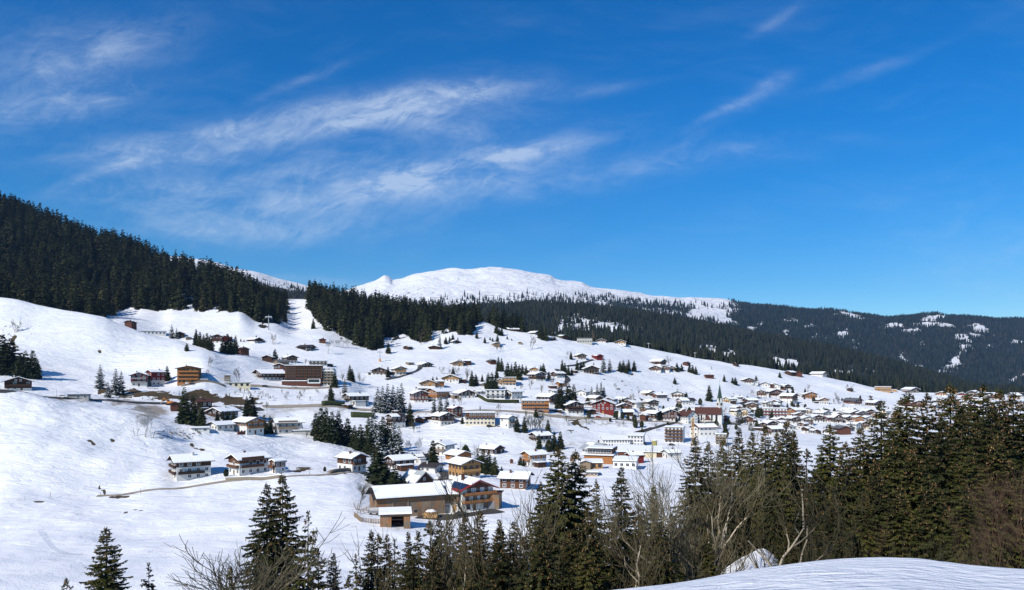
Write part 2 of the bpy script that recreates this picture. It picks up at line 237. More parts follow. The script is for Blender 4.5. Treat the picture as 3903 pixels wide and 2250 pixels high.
# ---------------------------------------------------------------- terrain
def pchip(x,y,xi):
    x=np.asarray(x,float); y=np.asarray(y,float); h=np.diff(x); d=np.diff(y)/h; m_=np.zeros(len(x))
    for i in range(1,len(x)-1):
        if d[i-1]*d[i]>0:
            w1=2*h[i]+h[i-1]; w2=h[i]+2*h[i-1]; m_[i]=(w1+w2)/(w1/d[i-1]+w2/d[i])
    m_[0]=d[0]; m_[-1]=d[-1]
    i=np.clip(np.searchsorted(x,xi)-1,0,len(x)-2); tt=(np.clip(xi,x[0],x[-1])-x[i])/h[i]
    return (2*tt**3-3*tt**2+1)*y[i]+(tt**3-2*tt**2+tt)*h[i]*m_[i]+(-2*tt**3+3*tt**2)*y[i+1]+(tt**3-tt**2)*h[i]*m_[i+1]
Z=lambda u,y,z:(u,y,VH-z*F/y)
K=[
 [Z(-900,1,-1.6),Z(4800,1,-1.6)],
 [Z(-900,4,-2.3),Z(1800,4,-2.2),Z(3400,4,-1.9),Z(4800,4,-1.9)],
 [Z(-900,13,-5.6),Z(1700,13,-4.9),(2150,13,2338),(2370,13,2280),(2700,13,2234),(3000,13,2195),(3250,13,2171),(3475,13,2162),(3700,13,2178),(3903,13,2188),(4800,13,2223)],
 [Z(-900,45,-21),Z(1500,45,-20),Z(2400,45,-18),Z(3000,45,-15),Z(4800,45,-15)],
 [Z(-900,100,-41),Z(1500,100,-41),Z(2400,100,-42),Z(3000,100,-31),Z(4800,100,-31)],
 [(-900,150,2250),(900,150,2250),(1500,165,2200),(2000,190,2130),(2600,200,2110),(4800,200,2110)],
 [(-900,215,2053),(0,215,2053),(900,212,2060),(1500,225,2030),(2000,250,1975),(2600,260,1960),(4800,280,1920)],
 [(-900,262,1930),(0,262,1903),(300,268,1900),(600,280,1868),(730,292,1850),(1000,300,1818),(1300,300,1815),(1450,300,1850),(1600,310,1860),(1900,330,1835),(2300,380,1795),(2700,400,1775),(4800,450,1738)],
 [(-900,320,1600),(0,320,1640),(300,322,1690),(600,325,1740),(730,335,1752),(1000,345,1762),(1300,348,1768),(1450,370,1770),(1700,400,1765),(2000,420,1745),(2300,450,1725),(2700,480,1710),(3100,600,1660),(4800,600,1662)],
 [(-900,350,1440),(0,350,1492),(133,350,1512),(300,355,1545),(533,365,1572),(733,378,1627),(950,392,1657),(1200,400,1683),(1400,405,1727),(1600,425,1735),(1800,440,1722),(2000,455,1712),(2300,490,1700),(2700,520,1682),(3100,660,1638),(4800,660,1640)],
 [Z(-900,385,-6),Z(0,385,-9),(150,392,1515),(300,400,1522),(533,405,1560),(700,410,1590),(950,430,1620),(1200,430,1660),(1400,440,1700),(1600,460,1690),(1800,470,1660),(2000,480,1665),(2300,530,1655),(2500,540,1660),(2700,570,1650),(3100,700,1622),(4800,700,1625)],
 [(-900,430,1430),(0,430,1492),(300,435,1513),(500,440,1530),(650,445,1545),(950,460,1590),(1200,470,1620),(1400,480,1630),(1600,490,1640),(1800,495,1620),(2000,510,1615),(2150,545,1600),(2300,560,1605),(2500,580,1610),(2700,620,1612),(3100,735,1605),(3500,760,1605),(4800,760,1600)],
 [(-900,480,1330),(0,480,1430),(300,480,1480),(500,470,1490),(650,475,1492),(800,490,1520),(950,500,1530),(1200,510,1530),(1400,530,1560),(1600,530,1570),(1800,535,1565),(2000,545,1570),(2300,590,1572),(2500,620,1590),(2700,660,1580),(3100,790,1575),(3500,820,1570),(4800,820,1570)],
 [(-900,540,1180),(0,540,1310),(300,540,1390),(500,530,1440),(650,510,1462),(760,505,1462),(950,540,1472),(1200,565,1470),(1320,570,1480),(1400,590,1500),(1600,590,1528),(1800,595,1525),(2000,600,1530),(2300,650,1530),(2500,680,1545),(2700,720,1540),(3100,850,1530),(3500,880,1545),(4800,880,1548)],
 [(-900,600,1060),(0,600,1135),(206,600,1174),(330,600,1192),(392,603,1205),(453,607,1232),(536,612,1265),(618,618,1287),(667,620,1297),(750,620,1323),(842,620,1345),(933,620,1357),(1047,625,1393),(1200,630,1400),(1400,650,1430),(1600,660,1440),(1800,680,1450),(2000,690,1455),(2300,720,1480),(2500,760,1495),(2700,800,1500),(3100,910,1500),(3500,950,1520),(4800,960,1525)],
 [Z(-900,660,78),Z(0,660,60),Z(330,660,47),Z(453,660,37),Z(618,665,24),Z(750,665,19),(842,665,1345),(933,668,1350),(1047,670,1370),(1200,675,1385),(1400,690,1400),(1600,700,1405),(1800,730,1405),(2000,740,1420),(2300,780,1430),(2500,830,1445),(2700,860,1450),(3100,960,1472),(3500,990,1508),(4800,1000,1518)],
 [Z(-900,740,90),Z(0,740,74),Z(330,740,62),(453,730,1215),(618,730,1265),(750,730,1280),(842,730,1290),(933,730,1295),(1047,730,1310),(1200,735,1320),(1400,750,1345),(1600,760,1350),(1800,790,1345),(2000,800,1360),(2300,850,1370),(2500,900,1395),(2700,930,1410),(3100,1000,1450),(3500,1020,1502),(4800,1040,1515)],
 [Z(-900,800,106),Z(0,800,88),(330,800,1170),(392,800,1195),(536,800,1183),(618,800,1195),(660,800,1186),(783,800,1193),(907,800,1196),(976,810,1225),(1050,820,1234),(1130,850,1250),(1200,850,1242),(1330,850,1270),(1430,860,1285),(1600,860,1280),(1720,870,1262),(1800,870,1270),(2000,870,1300),(2300,910,1325),(2500,960,1355),(2700,980,1385),(3100,1040,1436),(3500,1060,1499),(4800,1080,1513)],
 [(-900,1150,540),(0,1120,815),(300,1110,925),(500,1100,980),(620,1090,1035),(700,1090,1060),(775,1085,1074),(874,1075,1110),(976,1060,1132),(1030,1055,1142),(1075,1050,1145),(1182,1050,1146),(1250,1040,1160),(1400,1020,1185),(1600,980,1215),(1750,960,1236),(1827,940,1227),(1925,930,1256),(2050,930,1273),(2125,940,1285),(2190,945,1300),(2347,960,1306),(2400,970,1317),(2475,990,1326),(2681,1010,1366),(2817,1030,1389),(2970,1050,1412),(3097,1070,1429),(3231,1080,1452),(3325,1080,1475),(3500,1090,1496),(3600,1100,1506),(4800,1120,1511)],
 [Z(-900,1400,330),Z(0,1400,190),Z(620,1400,110),Z(1100,1350,90),Z(1400,1300,60),Z(1900,1250,30),Z(2400,1300,10),Z(3000,1350,-30),Z(3500,1400,-60),Z(4800,1400,-60)],
 [Z(-900,1600,330),Z(0,1600,190),Z(620,1600,150),Z(1100,1600,110),Z(1400,1600,80),Z(1900,1600,60),Z(2400,1600,40),Z(3000,1650,-20),Z(3500,1700,-50),Z(4800,1700,-50)],
 [(-900,2400,900),(0,2400,930),(618,2500,986),(700,2500,995),(816,2500,1009),(907,2500,1034),(976,2500,1045),(1058,2500,1069),(1182,2500,1098),(1223,2500,1109),(1290,2450,1140),(1400,2400,1190),(1600,2300,1195),(1900,2300,1180),(2100,2350,1175),(2300,2350,1190),(2500,2350,1215),(2700,2300,1250),(2928,2300,1295),(3216,2250,1345),(3546,2200,1435),(3752,2200,1485),(3903,2200,1510),(4800,2200,1530)],
 [Z(-900,2900,380),Z(0,2900,360),Z(618,2900,330),Z(1100,2900,250),Z(1400,2900,140),Z(1900,2900,150),Z(2300,2900,140),Z(2700,2900,90),Z(3216,2800,0),Z(3903,2800,-70),Z(4800,2800,-70)],
 [Z(-900,3300,380),Z(618,3300,340),Z(1100,3300,230),(1400,3300,1180),(1900,3300,1175),(2300,3300,1185),(2500,3300,1200),(2700,3300,1230),(3216,3200,1360),(3903,3200,1440),(4800,3200,1460)],
 [Z(-900,3900,380),Z(618,3900,340),Z(1100,3900,250),(1330,3900,1137),(1500,3900,1110),(1700,3900,1085),(1950,3900,1085),(2100,3900,1100),(2300,3900,1135),(2500,3900,1160),(2700,3900,1190),(2928,3900,1215),(3216,3900,1260),(3550,3900,1280),(3903,3900,1320),(4800,3900,1350)],
 [Z(-900,4700,380),Z(618,4700,420),Z(1200,4700,460),(1300,4700,1125),(1335,4700,1109),(1388,4700,1094),(1446,4700,1070),(1467,4700,1058),(1487,4700,1067),(1495,4700,1078),(1524,4700,1074),(1594,4700,1049),(1677,4700,1037),(1734,4700,1030),(1784,4700,1034),(1858,4700,1027),(1952,4700,1032),(1997,4700,1039),(2096,4700,1060),(2121,4700,1076),(2216,4700,1084),(2253,4700,1099),(2364,4700,1111),(2488,4700,1134),(2550,4700,1138),(2694,4700,1142),(2768,4700,1146),(2813,4700,1161),(2928,4600,1177),(3060,4600,1187),(3200,4600,1191),(3400,4600,1216),(3540,4600,1203),(3650,4600,1212),(3903,4600,1226),(4800,4600,1240)],
 [Z(-900,5700,250),Z(1300,5700,350),Z(2000,5700,400),Z(3000,5700,200),Z(4800,5700,150)]]
NR=[6,70,40,8,12,34,26,36,36,10,14,16,18,24,8,16,20,56,6,8,56,6,8,30,44,6]
NC=1240
UC=np.linspace(-900,4800,NC)
ky=np.array([pchip([p[0] for p in k],[p[1] for p in k],UC) for k in K])
kv=np.array([pchip([p[0] for p in k],[p[2] for p in k],UC) for k in K])
kz=(VH-kv)/F*ky
h=np.diff(ky,axis=0); d=np.diff(kz,axis=0)/h; sl=np.zeros_like(kz)
with np.errstate(all='ignore'):
    w1=2*h[1:]+h[:-1]; w2=h[1:]+2*h[:-1]; q=(w1+w2)/(w1/d[:-1]+w2/d[1:])
sl[1:-1]=np.where(d[:-1]*d[1:]>0,q,0); sl[0]=d[0]; sl[-1]=d[-1]
Yr=[];Zr=[];KI=[]
for i,nr in enumerate(NR):
    for j in range(nr):
        t_=j/nr; KI.append(i+t_)
        Yr.append(ky[i]+t_*h[i])
        Zr.append((2*t_**3-3*t_**2+1)*kz[i]+(t_**3-2*t_**2+t_)*h[i]*sl[i]+(-2*t_**3+3*t_**2)*kz[i+1]+(t_**3-t_**2)*h[i]*sl[i+1])
Yr.append(ky[-1]); Zr.append(kz[-1]); KI.append(len(NR))
GY=np.array(Yr); GZ=np.array(Zr); KI=np.array(KI); GX=(UC[None,:]-CX)/F*GY
_rs=np.random.RandomState(5); _tab=_rs.rand(256,256)
def vnoise(x,y):
    xi=np.floor(x).astype(int); yi=np.floor(y).astype(int); fx=x-xi; fy=y-yi; fx=fx*fx*(3-2*fx); fy=fy*fy*(3-2*fy)
    g=lambda a,b:_tab[a&255,b&255]
    return (g(xi,yi)*(1-fx)+g(xi+1,yi)*fx)*(1-fy)+(g(xi,yi+1)*(1-fx)+g(xi+1,yi+1)*fx)*fy
def fbm(x,y,o=4,g=.5):
    s_=0;a=1;tot=0
    for i in range(o): s_=s_+a*(vnoise(x*2**i+17*i,y*2**i+31*i)-.5); tot+=a; a*=g
    return s_/tot
amp=np.interp(GY,[0,12,30,150,600,1100,1600,3300,3900,4700,5700],[.05,.12,1.1,1.7,2.8,3.2,5,5,13,15,13])
lam=np.interp(GY,[0,12,30,150,600,1100,1600,3300,3900,5700],[4,5,14,30,45,60,90,150,170,170])
nz=np.zeros_like(GZ)
for (l0,wt) in ((3.5,(0,20)),(22,(10,420)),(46,(140,480)),(50,(300,1500)),(130,(1300,9000))):
    w_=np.clip((GY-wt[0])/(wt[0]*.5+1),0,1)*np.clip((wt[1]*1.3-GY)/(wt[1]*.3),0,1)
    nz+=w_*fbm(GX/l0,GY/l0,5 if l0>100 else (2 if l0<5 else 4),.55 if l0>100 else .45)
GZ=GZ+2*nz*amp*.9
GZ+=(6.4*np.exp(-(np.minimum(GX-.330*GY,0)/9.5)**2-(np.maximum(GX-.330*GY,0)/4.0)**2-((GY-62)/11)**2))*(1+.5*fbm(GX/5,GY/5,3))          # snowy hillock in the gully
PV=VH-GZ/GY*F                                                   # how high each ground point appears
def zat(u,y):
    f=(u+900)/5700*(NC-1); c=int(np.clip(f,0,NC-2)); a=np.clip(f-c,0,1)
    return (1-a)*np.interp(y,GY[:,c],GZ[:,c])+a*np.interp(y,GY[:,c+1],GZ[:,c+1])
def zxy(x,y): return zat(CX+x/y*F,y)
_yy=np.concatenate([np.arange(110,1125,1.0)])
def ground(u,v,ymin=110,ymax=1120):
    f=(u+900)/5700*(NC-1); c=int(np.clip(round(f),0,NC-1)); zz=np.interp(_yy,GY[:,c],GZ[:,c]); pv=VH-zz/_yy*F
    ok=(_yy>=ymin)&(_yy<=ymax); hit=np.where(ok&(pv<=v))[0]
    if len(hit): y=_yy[hit[0]]
    else:
        idx=np.where(ok)[0]; y=_yy[idx[np.argmin(pv[idx])]]
    return (u-CX)/F*y,float(y),float(zat(u,y))
UU=np.broadcast_to(UC[None,:],GY.shape); KK=np.broadcast_to(KI[:,None],GY.shape)
WU=fbm(GX/np.where(GY>1200,45,6),GY/np.where(GY>1200,60,9),4)*np.where(GY>1200,95,75); WV=fbm(GX/np.where(GY>1200,38,5)+50,GY/np.where(GY>1200,50,8)+9,4)*np.where(GY>1200,34,46)
def ell(u,v,a,b,ang=0.0):        # 1 at the centre of a patch of ground seen round (u,v), 0 at its rim
    c,s_=math.cos(R(ang)),math.sin(R(ang)); k_=min(1.0,b/9.0); du=UU-u+WU*k_; dv=PV-v+WV*k_
    return np.clip(1.35-np.sqrt(((du*c+dv*s_)/a)**2+((dv*c-du*s_)/b)**2)*.85,0,1)
mask=np.zeros(GY.shape+(4,),dtype=np.float32)
near=KK<18.6
for (u,v,a,b,g,s_) in [(575,1568,75,17,4,1),(470,1535,170,12,5,.62),(300,1523,170,6,3,.62),(620,1520,150,10,3,.4),(1130,1560,170,22,0,.50),(1000,1590,90,22,-10,.5),(2350,1613,270,9,1,.55),(2100,1610,70,30,20,.46),(1560,1575,90,7,0,.5),(2180,1700,90,10,-8,.45),(1800,1573,220,5,0,.55),(80,1905,200,4,-2,.4),(2000,1585,200,5,0,.55),(1300,1560,70,8,0,.5),(2650,1625,90,8,0,.4),(1640,1960,260,7,-3,.5),(1330,2000,60,10,10,.45),(1560,2012,110,9,0,.45)]:
    mask[...,1]=np.maximum(mask[...,1],np.where(near,ell(u,v,a,b,g)*s_,0))
for (u,v,a,b,g) in [(345,1679,15,7,15),(362,1692,13,7,40),(429,1677,12,4.5,25),(738,1697,14,5,5),(754,1714,9,8,45),(383,1872,7,14,-20),(532,1943,26,5,10),(478,1954,20,3,3),(789,1980,12,3,0),(12,1697,14,3,0),(450,1895,40,5,-5),(148,1911,28,4,0),(2200,1612,22,11,0),(2235,1634,22,4,35),(2187,1640,5,10,0),(2180,1603,18,4,0),(2380,1451,9,6,0),(385,1342,12,3,0),(390,1492,22,9,0),(620,1508,150,14,3),(850,1522,150,15,5),(770,1498,60,8,0),(480,1515,20,8,0),(2405,1484,9,4,20),(2354,1482,6,3,10),(2300,1444,8,4,30),(2412,1430,14,3,0),(50,1300,16,14,0),(45,1318,14,6,40),(850,1555,90,7,0),(1500,1612,20,4,0),(1130,1790,60,6,-5),(3322,1519,12,5,20),(3065,1545,8,3,10),(1880,1622,26,5,5),(1290,1800,50,6,-3)]:
    mask[...,2]=np.maximum(mask[...,2],np.where(near,ell(u,v,a,b,g),0))
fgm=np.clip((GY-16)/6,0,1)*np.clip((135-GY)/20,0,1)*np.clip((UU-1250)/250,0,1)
mask[...,0]=fgm*.72*(1-np.exp(-((GX-.34*GY)/9)**2-((GY-60)/12)**2))  # brown gully floor, its dark tone also painting in the shade under the trees
# density of the far woods
SL=np.interp(UC,[-900,1200,1500,1700,2000,2300,2500,2750,2850,4800],[1150,1150,1162,1155,1140,1148,1168,1184,1130,1100])
dens=np.clip((PV-SL[None,:]+30)/82,0,1)**1.15
dens=np.where(UU>2830,np.maximum(dens,np.clip((UU-2830)/120,0,1)),dens)
dens=np.where(KK<21.5,1.0,dens)
dl=np.clip((PV-np.interp(UC,[600,900,1223,1400],[1040,1048,1100,1150])[None,:])/30,0,1)*.75*np.clip((PV-1045)/20,.0,1)
dens=np.where((UU<1330)&(KK>19.5)&(KK<21.6),dl,dens)
dens=dens-np.clip(fbm(GX/70,GY/110,4)*3.2-.35,0,.9)*np.where(KK<21.2,.35,np.where(UU>2830,.35,.75))
for (u,v,a,b,g) in [(2225,1232,105,24,6),(2360,1250,70,14,8),(2135,1262,14,22,0),(2200,1275,5,22,0),(2255,1280,4,22,0),(2785,1360,17,26,0),(2720,1345,20,12,0),(2700,1318,30,7,0),(2990,1392,62,24,5),(3205,1425,50,12,0),(3330,1420,20,14,0),(3402,1243,44,9,-5),(3472,1262,38,9,-3),(3534,1237,48,7,0),(3612,1243,30,8,5),(3571,1210,48,10,-8),(3736,1251,24,11,20),(3699,1243,28,4,-10),(3670,1287,20,14,20),(3672,1325,19,22,15),(3637,1377,30,17,-45),(3608,1405,26,10,-35),(3505,1309,18,9,0),(3208,1272,26,16,0),(3237,1200,48,11,5),(2994,1268,17,16,0),(3085,1245,28,6,-3),(3443,1367,8,14,0),(3505,1396,18,5,0),(3884,1305,24,8,0),(3872,1445,36,6,-30),(3249,1317,6,26,0),(3109,1284,8,12,0),(3744,1437,5,14,0),(3777,1325,10,8,0),(3010,1225,10,20,-50),(2900,1235,20,6,0),(2860,1255,26,7,0),(2770,1225,30,12,0),(2700,1200,60,16,0),(3720,1280,26,5,5)]:
    dens=np.where(KK>19,dens-(.85 if (u<2500 and b>12) else 1.6)*(ell(u,v,a*.78,b*.74,g) if u>2830 else ell(u,v,a,b,g)),dens)
dens=np.clip(dens,0,1)
far=KK>19.2
mask[...,0]=np.where(far,np.clip(dens*1.15-.12,0,1)*np.where((KK>22),np.clip((dens-.3)*1.6,0,1),1),mask[...,0])
mask[...,3]=np.where(KK>21.5,np.clip(.15+.20*np.clip((PV-1060)/60,0,1),0,.5)*(UU<2850),0)
mask[...,3]=np.where((UU<1330)&(KK>20)&(KK<21.6),.30,mask[...,3])
# forest polygons on the near hills, traced on the ground
E1=np.interp(UC,[-900,0,330,392,470,536,618,660,700,783,850,907,976,1000,1050,1092,1098],[1120,1200,1230,1215,1190,1182,1199,1184,1183,1193,1190,1196,1233,1253,1234,1226,0])
E2_=np.interp(UC,[1172,1174,1223,1330,1388,1429,1462,1500,1532,1594,1620,1656,1710,1743,1792,1825,1829,1850,1960,1965],[0,1181,1234,1309,1329,1341,1290,1300,1271,1308,1300,1259,1259,1280,1280,1240,0,0,0,0])
_en=fbm(GX/11,GY/14,3)*75
f1=(UU<1098)&(PV<E1[None,:]+np.where(UU<392,0,_en*.6-4))&(KK>14.6)&(KK<18.5)
f2=(UU>1172)&(UU<1830)&(PV<E2_[None,:]+_en*.7)&((UU>1195)|(PV<E2_[None,:]))&(KK>15.5)&(KK<18.5)
f3=(UU>1858)&(UU<1990)&(KK>17.8)&(KK<18.25)
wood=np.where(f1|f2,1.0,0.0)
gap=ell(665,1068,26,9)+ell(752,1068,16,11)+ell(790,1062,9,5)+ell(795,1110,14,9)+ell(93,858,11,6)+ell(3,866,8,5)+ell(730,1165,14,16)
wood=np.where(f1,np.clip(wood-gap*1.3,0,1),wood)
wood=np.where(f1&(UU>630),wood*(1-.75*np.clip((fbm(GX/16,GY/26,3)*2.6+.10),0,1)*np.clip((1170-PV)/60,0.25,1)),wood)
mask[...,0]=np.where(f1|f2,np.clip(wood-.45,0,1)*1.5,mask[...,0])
def sheet(name,r0,r1,mat):
    nr=r1-r0+1; V=np.stack([GX[r0:r1+1],GY[r0:r1+1],GZ[r0:r1+1]],-1).reshape(-1,3)
    i=np.arange(nr-1)[:,None]*NC+np.arange(NC-1)[None,:]
    Fc=np.stack([i,i+1,i+NC+1,i+NC],-1).reshape(-1,4)
    me=mesh_np(name,V,Fc,mat,True,attrs={'mask':('FLOAT_COLOR',mask[r0:r1+1].reshape(-1,4))})
    return tag(obj(name,me),kind='structure')
rs_=int(np.where(KI>=19)[0][0])
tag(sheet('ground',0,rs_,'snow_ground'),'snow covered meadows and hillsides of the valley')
tag(sheet('mountain',rs_,len(KI)-1,'snow_mountain'),'snowy mountain and wooded ridges behind the village')
def drape(name,pts,width,mat,lift=.12,label=None,ymin=110,ymax=1120,kind='structure'):
    P=[Vector(ground(u,v,ymin,ymax)) for u,v in pts]; Q=[]
    for i in range(len(P)-1):
        k=max(2,int((P[i+1]-P[i]).length/4))
        for j in range(k): Q.append(P[i].lerp(P[i+1],j/k))
    Q.append(P[-1])
    for _ in range(6): Q=[Q[0]]+[(Q[i-1]+Q[i]*2+Q[i+1])/4 for i in range(1,len(Q)-1)]+[Q[-1]]
    V=[];Fc=[]; m_=5
    for i,p in enumerate(Q):
        t_=(Q[min(i+1,len(Q)-1)]-Q[max(i-1,0)]); t_.z=0; t_.normalize(); s_=Vector((-t_.y,t_.x,0)); w_=width*(1+.12*math.sin(i*.9))
        for j in range(m_):
            a=p+s_*w_*(j/(m_-1)-.5); V.append((a.x,a.y,zxy(a.x,a.y)+lift))
    for i in range(len(Q)-1):
        for j in range(m_-1): Fc.append((i*m_+j,i*m_+j+1,(i+1)*m_+j+1,(i+1)*m_+j))
    o=obj(name,mesh_np(name,V,Fc,mat,True)); return tag(o,label,kind=kind)
drape('road',[(-60,1494),(60,1500),(180,1513),(300,1522),(420,1528),(520,1533),(640,1540),(760,1553),(900,1562),(1000,1560)],5.5,'asphalt',.2,'valley road below the left hillside')
drape('road',[(1000,1550),(1130,1548),(1230,1550),(1330,1556),(1500,1565),(1640,1570),(1800,1566),(1960,1570),(2060,1582),(2150,1590),(2260,1597),(2400,1603),(2520,1606),(2600,1618)],5.5,'slush',.2,'snow-dirtied village road')
drape('road',[(1620,1870),(1640,1850),(1680,1835),(1700,1815),(1690,1800)],5,'asphalt',.2,'cleared asphalt lane beside the gold chalet')
drape('road',[(2430,1650),(2470,1640),(2510,1630),(2545,1618),(2580,1610)],3.4,'asphalt',.25,'dark cleared road climbing to the church')
drape('road',[(2135,1470),(2165,1452),(2172,1443),(2150,1430),(2125,1416),(2122,1408)],5,'asphalt',.25,'winding cleared lane up the slope')
drape('road',[(2160,1398),(2215,1387),(2262,1372)],3.5,'asphalt',.25,'thin track leading to the red barn')
drape('road',[(1470,1448),(1530,1438),(1555,1428),(1590,1413),(1610,1405),(1600,1398)],4,'asphalt',.25,'bare track curving up to the black timber farmhouse')
drape('road',[(2825,1540),(2860,1525),(2900,1517)],4.5,'asphalt',.25,'cleared lane up to the red-brown chalets')
drape('road',[(2825,1540),(2850,1555),(2875,1568)],4.5,'asphalt',.25,'cleared lane bending down between houses')
drape('road',[(950,1471),(1060,1478),(1200,1482),(1290,1478)],6,'slush',.2,'terrace road in front of the hotel')
drape('path',[(370,1893),(450,1890),(560,1878),(680,1860),(760,1848),(860,1838),(960,1828),(1080,1820),(1200,1815),(1290,1812),(1420,1812)],2.3,'slush',.12,'narrow cleared lane across the snow meadow')
plain('snow_track',(.64,.66,.70),scale=.4,var=.12)
for pts,lab in (([(140,1453),(165,1466),(180,1484),(178,1503)],'foot track curving down to the road beside the black-brown farmhouse'),([(2063,1330),(2072,1346),(2110,1354),(2165,1364)],'ski track curving across the upper slope'),([(1862,1354),(1930,1338),(1990,1322),(2080,1315),(2190,1313)],'winter walking track climbing to the lift station'),([(1765,1320),(1800,1340),(1835,1356),(1858,1357)],'ski track below the small forest edge chalet'),([(155,2020),(175,2062),(205,2098),(240,2118),(310,2114)],'faint footprints across the nearest meadow'),([(1110,1165),(1120,1200),(1150,1240),(1190,1290),(1250,1330)],'groomed strip down the ski run'),([(2560,1430),(2640,1470),(2700,1500),(2880,1518)],'ditch line across the open slope'),([(1410,1670),(1450,1685),(1500,1700),(1560,1712)],'faint track below the rounded snow roof house'),([(700,1385),(780,1392),(900,1378)],'faint track on the flank of the left hill')):
    drape('path',pts,1.5,'snow_track',.05,lab)
drape('yard',[(1590,1972),(1660,1975),(1740,1975),(1830,1960),(1900,1948)],6.5,'asphalt',.15,'cleared farmyard in front of the farmhouse')
HAZE=0.000036
# ---------------------------------------------------------------- buildings
rnd=random.Random(11)
_wm={}
def win_mesh(w=1.15,hh=1.3,frame='paint_white'):
    k=('f',w,hh,frame)
    if k not in _wm:
        t=.13; m=MB()
        m.box(-w/2-t,-w/2,-.07,.02,-t,hh+t).box(w/2,w/2+t,-.07,.02,-t,hh+t).box(-w/2,w/2,-.07,.02,hh,hh+t).box(-w/2,w/2,-.09,.02,-t,0).box(-.035,.035,-.05,.02,0,hh)
        _wm[k]=m.mesh('window',frame)
        p=MB(); p.box(-w/2,w/2,-.025,.02,0,hh); _wm[('p',w,hh)]=p.mesh('pane','glass')
    return _wm[k],_wm[('p',w,hh)]
def put_window(par,x,y,z,rz,w=1.15,hh=1.3,pane=True,frame='paint_white'):
    a,b=win_mesh(w,hh,frame); o=obj('window',a,par,(x,y,z)); o.rotation_euler=(0,0,rz)
    o2=obj('pane',b,o); return o
ST={ # lower wall, upper wall, share of upper timber, balcony, windows
 'WB':('plaster_white','timber_brown',.45,'timber_brown',1),'WD':('plaster_white','timber_dark',.5,'timber_dark',1),'W':('plaster_white',None,0,'timber_brown',1),
 'WG':('plaster_white',None,0,'timber_grey',1),'WH':('plaster_white','timber_honey',.4,'timber_honey',1),'WO':('plaster_white','timber_orange',.35,'timber_orange',1),
 'D':('plaster_white','timber_dark',.75,'timber_dark',1),'B':('timber_black','timber_black',.5,'timber_dark',1),'H':('plaster_white','timber_honey',.82,'timber_honey',1),
 'O':('timber_orange',None,0,'timber_orange',1),'OB':('plaster_white','timber_orange',.75,'timber_orange',1),'BR':('plaster_white','timber_redbrown',.78,'timber_redbrown',1),
 'R':('timber_red',None,0,'timber_red',1),'WR':('plaster_white','timber_red',.6,'paint_grey',1),'Y':('plaster_cream',None,0,'timber_honey',1),'YB':('plaster_cream','timber_brown',.3,'timber_brown',1),
 'GR':('timber_grey',None,0,'timber_grey',1),'bn':('timber_dark',None,0,None,0),'br':('timber_redbrown',None,0,None,0),'bw':('timber_weathered',None,0,None,0),'rd':('timber_red',None,0,None,0),'bg':('timber_grey',None,0,None,0)}
def roof_xz(W_,He,p,ov,th,lift,trim=0.0,short=0.0):
    # a bent slab over the gable profile, x,z pairs counter-clockwise
    xe=W_/2+ov-trim; ze=He-p*(xe-W_/2)+lift; zr=He+p*W_/2+lift
    return [(-xe,ze),(0,zr),(xe,ze),(xe,ze+th),(0,zr+th),(-xe,ze+th)]
